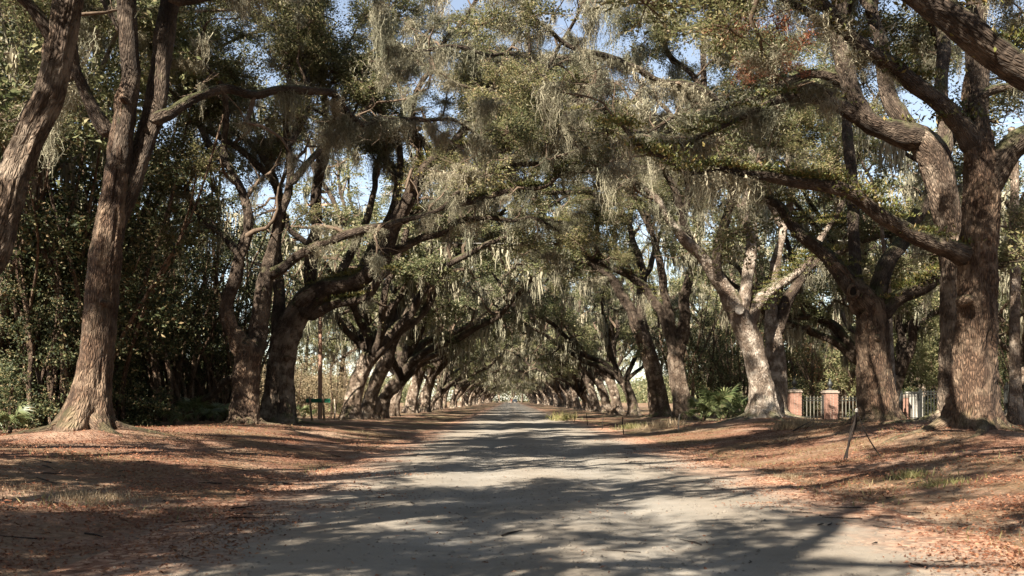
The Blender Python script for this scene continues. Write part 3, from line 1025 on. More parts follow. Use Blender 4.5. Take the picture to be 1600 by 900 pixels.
OAKS = [
 dict(seed=1, Y=19.5, bark='bark_red', lobes=0.62, furrow=0.014,
  label='tall reddish oak at far left with pale flared base and two straight stems', trunk=[(136, 668, 66), (142, 620, 57), (149, 560, 54), (155, 500, 52), (160, 440, 51), (165, 390, 47), (171, 345, 43), (178, 300, 38), (184, 255, 34)],
  limbs=[
   dict(p=[(180, 285, 38), (185, 245, 35), (189, 210, 33), (193, 170, 32), (197, 120, 31), (196, 60, 30), (194, 0, 29), (197, -60, 27)], ext=7, bare=0.6, leaf=0.6, moss=0.6),
   dict(p=[(172, 400, 30), (184, 350, 29), (196, 305, 29), (207, 262, 30), (222, 220, 32), (237, 170, 32), (248, 110, 31), (256, 50, 31), (263, 0, 30), (270, -60, 28)], drift=0.8, ext=7, bare=0.5, leaf=0.7, moss=1.0),
   dict(p=[(236, 190, 20), (262, 178, 17), (290, 160, 15), (322, 148, 14), (355, 137, 14), (398, 147, 14), (440, 138, 13), (485, 143, 12), (523, 148, 11), (538, 172, 10), (565, 195, 9), (600, 186, 8), (645, 188, 7), (705, 186, 5)], drift=6, bare=0.25, leaf=0.35, moss=1.6, ext=2),
   dict(p=[(174, 215, 24), (152, 180, 20), (132, 140, 17), (118, 105, 15), (112, 70, 14), (105, 30, 13), (96, -20, 12)], drift=-0.6, bare=0.3, leaf=0.8, ext=4),
   dict(p=[(120, 110, 9), (90, 150, 7), (60, 170, 6), (20, 190, 5)], drift=2, bare=0.1, leaf=0.4, moss=2.2)],
  rise=[(195, 0, 0.6, 0.3, 0.6, 9, 18), (262, 0, 0.8, 0.5, 0.5, 9, 18), (197, 60, -0.6, 0.5, 0.7, 6, 14)]),
 dict(seed=2, maxc=240, Y=14.5, bark='bark', base=(-9.2, 13.9, 0.42), lobes=0.4,
  label='leaning grey oak stem entering the frame at the left edge', trunk=[(-120, 520, 58), (-60, 455, 52), (-12, 395, 48), (10, 325, 46), (24, 270, 45), (42, 222, 44), (60, 183, 45), (76, 148, 46), (88, 100, 44), (98, 50, 43), (108, 0, 42)],
  limbs=[
   dict(p=[(104, 20, 40), (109, -10, 38), (118, -60, 36)], ext=6, bare=0.4, leaf=0.7),
   dict(p=[(92, 75, 22), (74, 42, 20), (52, 12, 19), (22, -16, 17), (-12, -42, 15)], bare=0.3, ext=5, leaf=0.9, drift=-0.5)],
  rise=[(112, -30, 0.7, 0.2, 0.6, 9, 22), (108, -20, 0.2, -0.7, 0.6, 8, 20), (110, -40, 0.6, -0.7, 0.3, 10, 22), (110, -30, 1.0, -0.35, 0.35, 11, 22)]),
 dict(seed=3, Y=31.0, bark='bark_red', lobes=0.42,
  label='dark forked oak left of the road with bare wide open fork', trunk=[(382, 663, 44), (384, 615, 41), (387, 575, 41), (391, 548, 38)],
  limbs=[
   dict(p=[(389, 565, 26), (374, 532, 24), (362, 510, 22), (356, 485, 20), (359, 455, 20), (368, 430, 20), (377, 400, 18), (383, 370, 17), (386, 340, 16), (376, 300, 14), (362, 268, 12), (350, 235, 10)], bare=0.35, leaf=0.9, ext=4, fern=0.2),
   dict(p=[(393, 565, 30), (404, 520, 28), (410, 480, 27), (414, 445, 26), (422, 415, 22), (429, 375, 17), (436, 335, 15), (450, 300, 13), (455, 258, 11), (448, 212, 9)], bare=0.5, leaf=0.8, ext=5, drift=0.5),
   dict(p=[(420, 432, 20), (440, 420, 18), (462, 403, 16), (490, 386, 15), (522, 372, 14), (552, 363, 14), (588, 352, 12), (625, 345, 9), (682, 330, 7)], drift=-1.5, bare=0.35, leaf=0.5, moss=1.3, ext=2),
   dict(p=[(380, 585, 12), (360, 592, 11), (335, 612, 10), (312, 630, 8)], leaf=0, moss=0, drift=2),
   dict(p=[(377, 400, 12), (350, 370, 11), (325, 350, 10), (300, 318, 8), (290, 280, 7)], drift=1, leaf=0.9, bare=0.3, moss=1.6)],
  rise=[(452, 290, 0.8, 0.2, 0.6, 8, 12), (360, 265, -0.3, 0.3, 1, 7, 12), (450, 230, 0.2, 0.5, 0.9, 8, 11)]),
 dict(seed=4, Y=35.4, bark='bark', lobes=0.5,
  label='thick oak left of the road with a fern topped limb arching over the utility pole', trunk=[(437, 662, 48), (438, 605, 44), (441, 562, 46), (448, 530, 44), (459, 503, 40), (472, 480, 38)],
  limbs=[
   dict(p=[(462, 500, 40), (476, 475, 38), (494, 458, 34), (518, 448, 31), (546, 440, 30), (575, 430, 28), (596, 413, 26), (606, 385, 24), (615, 355, 24), (626, 330, 24), (641, 303, 22), (657, 276, 20), (674, 256, 18), (697, 240, 14), (732, 226, 10), (785, 236, 8)], fern=1.3, bare=0.45, leaf=0.7, moss=1.6, drift=-2, ext=3),
   dict(p=[(476, 495, 24), (496, 484, 19), (520, 473, 17), (550, 469, 16), (574, 462, 15), (590, 442, 13), (606, 425, 12)], leaf=0, moss=0.3, fern=0.6, drift=-1.0),
   dict(p=[(441, 552, 24), (437, 505, 22), (437, 460, 20), (434, 420, 20), (430, 378, 18), (440, 330, 15), (432, 285, 12)], leaf=0.8, bare=0.5, ext=5, drift=1),
   dict(p=[(476, 490, 22), (486, 450, 20), (489, 410, 20), (490, 375, 18), (490, 340, 18), (493, 300, 17), (508, 250, 13), (512, 200, 10)], leaf=0.7, bare=0.55, ext=5, drift=0.5, moss=1.5),
   dict(p=[(530, 445, 15), (540, 410, 14), (556, 375, 13), (576, 335, 11), (585, 300, 9)], leaf=0.5, bare=0.6, drift=1, ext=3),
   dict(p=[(556, 437, 18), (574, 403, 15), (590, 370, 13), (612, 330, 10), (622, 280, 8)], leaf=0.5, bare=0.6, drift=2, ext=3),
   dict(p=[(618, 348, 14), (655, 332, 12), (700, 320, 12), (750, 310, 11), (805, 294, 9), (850, 290, 6)], fern=1.0, leaf=0.6, bare=0.3, moss=1.3, drift=-2, ext=2),
   dict(p=[(608, 395, 14), (648, 376, 12), (688, 366, 11), (720, 346, 10), (762, 340, 8), (800, 345, 6)], leaf=0.6, bare=0.25, moss=1.4, drift=1.5, ext=2),
   dict(p=[(697, 240, 12), (720, 245, 11), (745, 272, 11), (790, 259, 10), (840, 255, 8), (885, 268, 6)], leaf=0.25, bare=0.2, moss=1.3, drift=-2, ext=1.5),
   dict(p=[(674, 256, 12), (668, 225, 11), (640, 205, 10), (610, 205, 9), (575, 190, 7), (545, 200, 6)], leaf=0.3, bare=0.2, moss=1.3, drift=-2, ext=1.5)],
  rise=[(700, 238, 0.7, 0.2, 0.6, 6, 10), (500, 290, 0.5, -0.2, 1, 9, 14), (440, 300, -0.5, 0.2, 1, 8, 12), (660, 275, 0.3, -0.4, 1, 8, 11), (620, 330, 0.5, 0.1, 1, 11, 12), (700, 238, 0.4, 0.6, 0.8, 8, 10), (780, 236, 0.5, -0.2, 0.9, 7, 9)]),
 dict(seed=5, Y=19.0, bark='bark_red', lobes=0.5, furrow=0.022,
  label='huge rugged oak at far right with deeply furrowed trunk in broken sunlight', trunk=[(1524, 666, 74), (1524, 620, 66), (1524, 560, 60), (1525, 500, 58), (1526, 440, 56), (1530, 380, 54), (1535, 320, 52), (1535, 270, 50), (1531, 235, 44)],
  limbs=[
   dict(p=[(1534, 262, 46), (1528, 215, 39), (1522, 175, 36), (1520, 130, 34), (1520, 80, 34), (1524, 30, 32), (1532, -30, 30)], ext=6, bare=0.6, leaf=0.7, drift=0.5),
   dict(p=[(1538, 310, 38), (1558, 262, 38), (1584, 228, 38), (1620, 200, 36), (1690, 165, 30)], bare=0.4, leaf=0.8, ext=4),
   dict(p=[(1520, 402, 38), (1490, 393, 31), (1455, 379, 28), (1415, 358, 26), (1380, 337, 25), (1345, 312, 23), (1310, 292, 22), (1270, 284, 20), (1230, 279, 19), (1195, 272, 17), (1160, 270, 14), (1120, 262, 10), (1075, 270, 7)], drift=-1.5, fern=1.0, leaf=0.15, bare=0.6, moss=0.8, ext=1.5, L2=1.6),
   dict(p=[(1527, 245, 36), (1500, 197, 31), (1470, 163, 29), (1430, 128, 27), (1395, 100, 26), (1350, 75, 24), (1320, 48, 22), (1300, 22, 20), (1272, -20, 18)], drift=-0.5, fern=0.8, leaf=0.6, bare=0.5, moss=1.2, ext=5),
   dict(p=[(1524, 158, 18), (1550, 139, 14), (1600, 132, 12), (1650, 128, 10)], bare=0.3, leaf=0.7, ext=2)],
  rise=[(1300, 20, -0.8, 0.2, 0.4, 7, 14), (1528, 0, -0.5, 0.5, 0.7, 8, 18), (1270, -20, -0.5, -0.4, 0.6, 7, 14)]),
 dict(seed=6, Y=22.6, bark='bark', lobes=0.4, furrow=0.016,
  label='sunlit leaning oak just behind the huge furrowed oak at far right', trunk=[(1490, 662, 42), (1488, 600, 38), (1488, 520, 38), (1491, 450, 40), (1491, 400, 43), (1484, 360, 45), (1475, 310, 46), (1466, 270, 48), (1455, 238, 50), (1440, 216, 44)],
  limbs=[
   dict(p=[(1448, 226, 42), (1424, 213, 40), (1400, 207, 36), (1375, 200, 33), (1352, 188, 33), (1338, 165, 31), (1328, 130, 29), (1320, 90, 27), (1312, 40, 25), (1306, -20, 24)], ext=6, leaf=0.7, bare=0.6, fern=0.2),
   dict(p=[(1425, 215, 32), (1404, 180, 29), (1393, 150, 25), (1383, 110, 23), (1372, 60, 21), (1366, 0, 19)], ext=6, leaf=0.7, bare=0.5, drift=0.5),
   dict(p=[(1464, 255, 32), (1478, 218, 24), (1472, 170, 20), (1468, 120, 20), (1473, 50, 20), (1478, -10, 19)], ext=5, leaf=0.7, bare=0.5, drift=1.5),
   dict(p=[(1348, 190, 25), (1315, 168, 21), (1280, 156, 18), (1245, 150, 16), (1205, 157, 14), (1175, 172, 11), (1140, 190, 8)], drift=-1.0, leaf=0.25, bare=0.3, moss=2.0, fern=0.4, ext=2),
   dict(p=[(1328, 135, 20), (1292, 119, 15), (1265, 115, 13), (1230, 127, 11), (1190, 150, 10), (1150, 163, 8), (1108, 176, 6)], drift=1.0, leaf=0.3, bare=0.3, moss=1.8, ext=2)],
  rise=[(1310, 20, -0.8, 0.2, 0.5, 8, 14), (1368, 20, -0.3, 0.5, 0.7, 8, 14)]),
 dict(seed=7, Y=24.2, bark='bark_red', lobes=0.45, furrow=0.018,
  label='brown oak with a hollow knot at its fork left of the huge furrowed oak', trunk=[(1371, 657, 60), (1368, 605, 52), (1366, 555, 50), (1364, 512, 50), (1361, 482, 46)],
  limbs=[
   dict(p=[(1360, 492, 38), (1348, 466, 33), (1332, 445, 30), (1315, 425, 27), (1295, 405, 24), (1272, 385, 21), (1252, 365, 19), (1236, 343, 16), (1220, 320, 14), (1198, 300, 11)], drift=1, fern=0.9, leaf=0.4, bare=0.55, ext=3),
   dict(p=[(1370, 500, 34), (1397, 468, 27), (1425, 453, 25), (1450, 441, 23), (1475, 429, 21), (1515, 418, 18), (1570, 410, 14)], drift=-0.2, fern=1.0, leaf=0.5, bare=0.6, moss=0.6, ext=2),
   dict(p=[(1365, 488, 32), (1380, 435, 27), (1404, 388, 25), (1430, 345, 22), (1448, 300, 20), (1460, 255, 16), (1470, 200, 13)], drift=2.5, leaf=0.5, bare=0.6, ext=5),
   dict(p=[(1352, 470, 22), (1337, 430, 19), (1334, 380, 18), (1330, 300, 17), (1326, 220, 16), (1322, 150, 15), (1318, 60, 13)], drift=3, leaf=0.6, bare=0.6, moss=1.3, ext=4)],
  rise=[(1225, 325, -0.5, 0.5, 1, 8, 12), (1455, 265, 0.3, 0.4, 1, 7, 12), (1320, 90, -0.6, 0.2, 0.8, 8, 12)]),
 dict(seed=8, Y=35.5, bark='bark_pale', lobes=0.5, furrow=0.010,
  label='pale sunlit oak right of the road with a white round pruning scar', trunk=[(1192, 652, 46), (1190, 610, 39), (1184, 580, 37), (1174, 540, 37), (1161, 507, 38), (1150, 482, 34)],
  limbs=[
   dict(p=[(1153, 492, 30), (1143, 470, 27), (1130, 448, 24), (1115, 425, 22), (1100, 403, 20), (1080, 385, 18), (1062, 362, 16), (1045, 340, 13), (1025, 310, 11), (1000, 290, 8)], drift=-1, leaf=0.7, bare=0.5, ext=4),
   dict(p=[(1140, 472, 20), (1128, 445, 17), (1122, 415, 16), (1126, 375, 15), (1139, 325, 14), (1150, 295, 15), (1156, 262, 16), (1150, 230, 15), (1138, 195, 15), (1122, 165, 15), (1100, 142, 14), (1065, 132, 12), (1028, 125, 11), (990, 103, 10), (940, 88, 8), (885, 70, 7)], drift=-6, leaf=0.3, bare=0.6, moss=1.5, ext=2, L2=1.6),
   dict(p=[(1160, 505, 24), (1166, 455, 20), (1170, 410, 18), (1170, 370, 15), (1165, 330, 12), (1176, 278, 10)], fern=0.6, leaf=0.7, bare=0.6, ext=5),
   dict(p=[(1165, 512, 22), (1184, 482, 20), (1205, 456, 19), (1228, 434, 17), (1247, 418, 14), (1268, 398, 11), (1290, 360, 9)], fern=1.6, leaf=0.7, bare=0.65, ext=4),
   dict(p=[(1156, 262, 10), (1120, 255, 11), (1090, 255, 11), (1070, 246, 11), (1036, 246, 11), (1011, 262, 10), (975, 256, 9), (940, 230, 8), (885, 200, 6)], drift=-2, leaf=0.3, bare=0.2, moss=1.4, ext=2),
   dict(p=[(1060, 362, 13), (1072, 320, 12), (1077, 285, 12), (1074, 255, 9), (1060, 225, 7)], leaf=0.7, bare=0.5, ext=3),
   dict(p=[(1138, 195, 12), (1108, 176, 11), (1098, 190, 11), (1060, 214, 11), (1018, 214, 10), (975, 200, 9), (925, 194, 7), (890, 176, 5)], drift=-3, leaf=0.2, bare=0.2, moss=1.2, ext=1.5),
   dict(p=[(1060, 214, 9), (1015, 190, 9), (965, 185, 8), (925, 170, 7), (900, 150, 7), (865, 140, 6), (830, 102, 5)], drift=-3.5, leaf=0.2, bare=0.2, moss=1.0, ext=1.5),
   dict(p=[(990, 104, 9), (930, 90, 9), (850, 92, 9), (800, 82, 8), (760, 85, 7), (710, 72, 7), (645, 80, 5)], drift=-4, leaf=0.2, bare=0.2, moss=1.4, ext=1.5)],
  rise=[(1000, 290, -0.7, 0, 0.6, 7, 10), (1170, 340, -0.2, 0.4, 1, 9, 13), (1175, 290, -0.7, -0.3, 0.9, 9, 12), (1290, 360, 0.4, 0.1, 1, 7, 9), (1100, 150, -0.3, 0.3, 0.8, 6, 10), (1080, 385, -0.5, 0.2, 1, 11, 12)]),
 dict(seed=9, Y=37.8, bark='bark_pale', lobes=0.2, furrow=0.012,
  label='thinner forked oak standing just behind the pale scarred oak', trunk=[(1215, 650, 31), (1214, 605, 31), (1211, 560, 30), (1209, 525, 27)],
  limbs=[
   dict(p=[(1209, 530, 22), (1205, 492, 20), (1203, 455, 18), (1210, 410, 16), (1222, 360, 13), (1235, 300, 10)], leaf=0.8, bare=0.5, ext=4),
   dict(p=[(1212, 530, 22), (1225, 476, 19), (1240, 446, 17), (1256, 425, 15), (1282, 405, 12), (1312, 394, 10)], leaf=0.8, bare=0.5, ext=4, fern=0.5)],
  rise=[(1235, 310, 0.1, 0.4, 1, 7, 9), (1222, 360, -0.6, 0.3, 1, 8, 9)]),
 dict(seed=10, Y=49.5, bark='bark', lobes=0.45,
  label='oak with a bulging forked trunk just left of the palmetto', trunk=[(1070, 656, 34), (1066, 625, 28), (1059, 590, 26), (1056, 562, 27), (1061, 535, 24)],
  limbs=[
   dict(p=[(1061, 545, 20), (1070, 503, 18), (1068, 470, 17), (1076, 440, 16), (1087, 400, 14), (1096, 350, 11)], leaf=0.8, bare=0.5, ext=5),
   dict(p=[(1057, 560, 20), (1046, 522, 18), (1035, 490, 16), (1010, 456, 15), (985, 432, 13), (950, 415, 11), (918, 400, 8)], fern=0.9, leaf=0.7, bare=0.4, ext=4),
   dict(p=[(1058, 550, 17), (1048, 502, 15), (1040, 460, 13), (1030, 410, 11), (1018, 368, 9)], leaf=0.8, bare=0.5, ext=6),
   dict(p=[(1090, 385, 12), (1080, 365, 11), (1050, 345, 11), (1015, 325, 10), (985, 300, 9), (945, 275, 8), (900, 258, 7), (860, 240, 5)], drift=-4, leaf=0.25, bare=0.2, moss=1.2, ext=2, fern=0.4),
   dict(p=[(1015, 325, 10), (965, 318, 9), (925, 304, 8), (885, 300, 8), (845, 301, 7), (800, 298, 6), (762, 310, 4)], drift=-4, leaf=0.25, bare=0.2, moss=1.5, ext=2, fern=0.5)],
  rise=[(1018, 368, -0.6, 0.1, 0.8, 9, 9), (1090, 380, 0.2, 0.3, 1, 8, 9), (950, 415, -0.5, -0.3, 1, 8, 8)]),
 dict(seed=11, Y=57.0, bark='bark', lobes=0.45,
  label='dark leaning oak in the right row leaning far over the road', trunk=[(1034, 651, 30), (1030, 615, 26), (1020, 575, 26), (1010, 542, 26), (1001, 517, 24)],
  limbs=[
   dict(p=[(1003, 525, 22), (988, 491, 18), (974, 461, 17), (957, 436, 15), (934, 418, 14), (905, 405, 12), (870, 400, 9), (832, 398, 7)], fern=0.9, leaf=0.7, bare=0.3, ext=3, moss=1.3),
   dict(p=[(1006, 530, 17), (1000, 482, 15), (1005, 440, 13), (996, 400, 11), (985, 350, 9)], leaf=0.8, bare=0.4, ext=6)],
  rise=[(985, 350, -0.7, 0.1, 0.8, 9, 9), (905, 405, -0.2, -0.3, 1, 8, 8), (1000, 440, 0.4, 0.3, 1, 9, 9)]),
 dict(seed=12, maxm=14, Y=12.5, bark='bark', base=(9.6, 12.6, 0.5), lobes=0.4,
  label='massive mossy limb sweeping in from an oak beyond the top right corner', trunk=[(1990, 560, 120), (1940, 420, 100), (1860, 300, 86), (1780, 230, 76)],
  limbs=[
   dict(p=[(1800, 245, 70), (1720, 190, 60), (1660, 150, 54), (1600, 108, 52), (1560, 82, 52), (1500, 42, 50), (1450, 8, 46), (1400, -30, 42)], fern=0.5, leaf=0.4, bare=0.6, ext=3, moss=0.7, drift=0.4),
   dict(p=[(1800, 245, 60), (1830, 160, 56), (1800, 60, 50), (1780, -60, 44)], leaf=0.8, bare=0.5, ext=6)],
  rise=[(1400, -40, -0.5, 0.5, 0.6, 6, 24), (1780, -60, -0.6, -0.3, 0.5, 8, 34)]),
]
for s_ in OAKS:
    t0 = s_['trunk'][0]
    if 'base' in s_:
        MOUNDS.append((s_['base'][0], s_['base'][1], 0.12, 1.5))
    else:
        p0 = W(t0[0], t0[1], s_['Y'])
        MOUNDS.append((p0[0], p0[1], 0.0, 1.5))
# raise each mound so that the trunk meets the ground where the photograph shows it
for k_, s_ in enumerate(OAKS):
    if 'base' not in s_:
        t0 = s_['trunk'][0]
        p0 = W(t0[0], t0[1], s_['Y'])
        mx_, my_, _, _ = MOUNDS[k_]
        need = p0[2] - gzp(mx_, my_)
        MOUNDS[k_] = (mx_, my_, max(-0.1, min(0.45, need)), 1.6)

build_ground()
SKEL = {}
for s_ in OAKS:
    root_, oak_ = build_oak(s_)
    SKEL[s_['seed']] = root_
    if s_['seed'] == 8:
        mb_ = MB()
        a_ = np.linspace(0, 2 * math.pi, 20, endpoint=False)
        ring = np.stack([0.13 * np.cos(a_), np.zeros(20), 0.15 * np.sin(a_)], 1)
        V_ = np.vstack([ring * 1.25 + [0, 0.1, 0], ring * 1.2 + [0, -0.02, 0], ring, ring * 0.9 + [0, 0.012, 0], [[0, 0.0, 0]]])
        Q_ = [(r * 20 + i, r * 20 + (i + 1) % 20, (r + 1) * 20 + (i + 1) % 20, (r + 1) * 20 + i) for r in range(3) for i in range(20)]
        T_ = [(60 + i, 60 + (i + 1) % 20, 80) for i in range(20)]
        mb_.add(V_, Q_, T_)
        sc_ = link('pruning_scar', mb_.mesh('pruning_scar', plain_mat('cut_wood', (0.50, 0.45, 0.38), 0.9, var=0.25, scale=14.0, bump=0.01)), root_)
        p_ = W(1151, 485, 35.5) + np.array([0, -0.46, 0])
        sc_.location = tuple(p_ - np.array(root_.location))
        sc_.rotation_euler = (0, 0, -0.2)
        sc_['label'] = 'round pale cut where a limb was sawn off'

def knot(root, px, py, Y, wd, hollow, seed):
    """a burl on the trunk; hollow ones are a raised ring of bark round a disc coloured dark for the shade inside"""
    c = W(px, py, Y) - np.array(root.location)
    rr = wd / 3200 * Y
    mb = MB()
    if hollow:
        a = np.linspace(0, 2 * math.pi, 19)
        tube(mb, np.stack([c[0] + rr * np.cos(a), c[1] + 0.04 * np.sin(2 * a), c[2] + rr * 1.25 * np.sin(a)], 1), np.full(19, rr * 0.36), 9, seed=seed, rough=0.25, cap=False)
        o = link('knot', mb.mesh('knot', M['bark_red'], bk=True), root)
        mb = MB()
        tube(mb, np.stack([np.full(4, c[0]), c[1] + np.array([0.10, 0.06, 0.03, 0.02]), np.full(4, c[2])], 1), np.array([rr * 1.05, rr, rr * 0.8, 0.01]), 14)
        link('cavity_shade', mb.mesh('cavity_shade', M['twigdry'], smoothf=False), root)  # no real hole: dark colour stands for the shade in the hollow
    else:
        k = np.linspace(0, 1, 9)
        tube(mb, np.stack([np.full(9, c[0]), c[1] + 0.25 - 0.42 * k, c[2] + 0.02 * k], 1), rr * np.sqrt(np.clip(1 - k ** 2, 0.02, 1)), 16, seed=seed, rough=0.22, furrow=0.01)
        link('knot', mb.mesh('knot', M['bark_red'], bk=True), root)


knot(SKEL[7], 1333, 455, 23.75, 15, True, 3)
knot(SKEL[7], 1370, 530, 23.85, 17, False, 4)
knot(SKEL[1], 163, 475, 19.25, 13, False, 5)
knot(SKEL[1], 194, 158, 19.3, 14, False, 6)
knot(SKEL[5], 1512, 470, 18.6, 22, False, 7)
knot(SKEL[4], 447, 560, 35.0, 14, False, 8)

# a few bunches of reddened leaves high on the right
rg_ = np.random.default_rng(21)
cr_ = [c for c in SKEL[6].children if c.name.startswith('crown')][0]
for i_ in range(16):
    c_ = link('red_leaf_clump', CLR[i_ % 2], cr_, tuple(W(rg_.uniform(1120, 1255), rg_.uniform(20, 130), rg_.uniform(21.5, 24)) - np.array(SKEL[6].location)))
    sc_ = rg_.uniform(0.45, 0.85)
    c_.scale = (sc_, sc_, sc_)
    c_.rotation_euler = (0, 0, rg_.uniform(0, 6))

# slender pale young tree beside the knotted oak
def slender(name, pts, Y, mat, label, cat='tree', leaf=0.0, seed=1):
    P, r = spec_path([(x, y, Y, wd) for x, y, wd in pts])
    zg = gzp(P[0][0], P[0][1])
    P[0][2] = zg - 0.1
    org = np.array([P[0][0], P[0][1], zg])
    root = empty(name, tuple(org), label, cat)
    mb = MB()
    Pq, rq = resample(P, r, 0.12)
    tube(mb, Pq - org, rq, 16, seed=seed, rough=0.12, furrow=0.004, lobes=0.5, ground=0.0)
    link('trunk', mb.mesh('trunk', mat, bk=True), root)
    return root


slender('young_tree', [(1401, 656, 15), (1396, 610, 10), (1393, 560, 8), (1391, 500, 8), (1388, 440, 7), (1380, 380, 6), (1376, 320, 5)], 26.5, M['bark_pale'], 'slender pale young trunk hugging the right side of the knotted brown oak')
slender('young_tree', [(1586, 655, 22), (1586, 600, 18), (1585, 520, 17), (1587, 440, 16), (1583, 360, 14), (1586, 280, 13), (1580, 200, 11)], 31, M['bark_far'], 'straight tan trunk at the right edge behind the furrowed oak', seed=4)

# ------------------------------------------------------------------ the rows further on
VAR = [oak_variant(100 + i) for i in range(6)]
g_ = np.random.default_rng(77)
LABL = 'moss hung live oak in the left row receding down the avenue'
LABR = 'moss hung live oak in the right row receding down the avenue'
GL, GR = 'live oaks of the left row far down the avenue', 'live oaks of the right row far down the avenue'
left_first = [(549, 51.5, 'hollow looking oak first beyond the green board, its trunk leaning right'), (572, 57, 'broad grey oak second beyond the green board'),
              (592, 62, 'oak with an oval shadow on its trunk, third beyond the green board'), (612, 68.5, 'pale based oak fourth beyond the green board')]
n_ = 0
for px, Y, lb in left_first:
    x = (px - 797) / 1600 * Y
    place_variant(VAR[n_ % 6], x, Y, g_.uniform(-0.5, 0.5), g_.uniform(1.1, 1.25), lb, None)
    n_ += 1
Y = 76.0
while Y < 430:
    place_variant(VAR[n_ % 6], -8.2 + g_.normal() * 0.35, Y, g_.uniform(-0.6, 0.6), g_.uniform(0.88, 1.2), LABL, GL)
    n_ += 1
    Y += g_.uniform(6.5, 9.5)
right_first = [(991, 70, 'dark oak third beyond the palmetto, in shade'), (965, 79, 'sunlit pale oak with twin trunks in the right row'), (930, 101, 'forked oak with bare sunlit roots in the right row')]
for px, Y, lb in right_first:
    x = (px - 797) / 1600 * Y
    place_variant(VAR[(n_ + 3) % 6], x, Y, math.pi + g_.uniform(-0.5, 0.5), g_.uniform(0.95, 1.05), lb, None)
    n_ += 1
Y = 90.0
while Y < 430:
    if abs(Y - 101) > 4:
        place_variant(VAR[(n_ + 3) % 6], 8.5 + g_.normal() * 0.35, Y, math.pi + g_.uniform(-0.6, 0.6), g_.uniform(0.88, 1.2), LABR, GR)
    n_ += 1
    Y += g_.uniform(6.5, 9.5)
# avenue goes on out of view: unseen oaks, some added for road shade
for k, (x, y, sc) in enumerate([(-9.4, 3.0, 0.9), (-9.2, -5.0, 1.0), (-8.8, -13, 1.0), (9.0, -5, 0.9), (-9, -20, 1.05), (9.8, 6.0, 1.15), (-10.2, 8.6, 0.85)]):
    place_variant(VAR[k % 6], x, y, (-0.2 if x < 0 else math.pi + (0.1 if y < 0 else -0.35)), sc, 'unseen live oak beside or behind the viewpoint, shading the near road', 'live oaks behind the viewpoint')


# ------------------------------------------------------------------ woods behind the rows
def understory(seed, mat, h, nc, rad, L, Wd, z0, stems, spread=1.4):
    g = np.random.default_rng(seed)
    st = []
    tips = []
    for k in range(stems):
        d = np.array([g.normal() * 0.16, g.normal() * 0.16, 1])
        P = wander(g, (g.normal() * 0.35 * (stems > 1), g.normal() * 0.35 * (stems > 1), -0.2), d, h * g.uniform(0.75, 1.05), 9, 0.10, 0.05)
        mb = MB()
        Pq, rq = resample(P, np.linspace(g.uniform(0.05, 0.10), 0.02, 10), 0.35)
        tube(mb, Pq, rq, 7, seed=seed + k, rough=0.1)
        st.append(mb.mesh('stem', M['bark_red'], bk=True))
        tips.append(P)
    cr = MB()
    base = [clump_arrays(seed * 7 + i, 8, 10, rad, L, Wd)[:2] for i in range(3)]
    for k in range(nc):
        P = tips[int(g.integers(len(tips)))]
        i = g.uniform(1, 9)
        p = P[int(i)] + g.normal(size=3) * [spread * 0.75, spread * 0.75, 0.5]
        if p[2] < z0:
            continue
        V, T = base[int(g.integers(3))]
        a = g.uniform(0, 6.28)
        Rm = np.array([[math.cos(a), -math.sin(a), 0], [math.sin(a), math.cos(a), 0], [0, 0, 1]])
        cr.add(V @ Rm.T * g.uniform(0.7, 1.3) + p, None, T)
    return st, cr.mesh('crown', mat, smoothf=False)


def place_under(v, x, y, sc, label, cat, group, name):
    root = empty(name, (x, y, gzp(x, y)), label, cat, group, g_.uniform(0, 6.28))
    root.scale = (sc, sc, sc)
    for s in v[0]:
        link('stem', s, root)
    link('crown', v[1], root)
    return root


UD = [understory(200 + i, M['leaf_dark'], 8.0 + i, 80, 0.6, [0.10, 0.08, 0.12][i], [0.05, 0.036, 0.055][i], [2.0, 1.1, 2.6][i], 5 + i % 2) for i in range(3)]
UG = [understory(220 + i, M['leaf_far'], 8.0 + i * 2, 120, 0.6, 0.14, 0.07, 2.0, 1) for i in range(2)]
UB = [understory(240 + i, M['leaf_brush'], 3.0 + i, 90, 0.5, 0.10, 0.05, 0.1, 4, 1.3) for i in range(2)]
UR = [understory(260 + i, M['leaf_rust'], 6.5, 130, 0.55, 0.12, 0.05, 0.4, 4, 1.5) for i in range(1)]
US = [understory(280 + i, M['leaf_dark'], 2.0, 70, 0.5, 0.11, 0.055, 0.0, 4, 0.8) for i in range(2)]


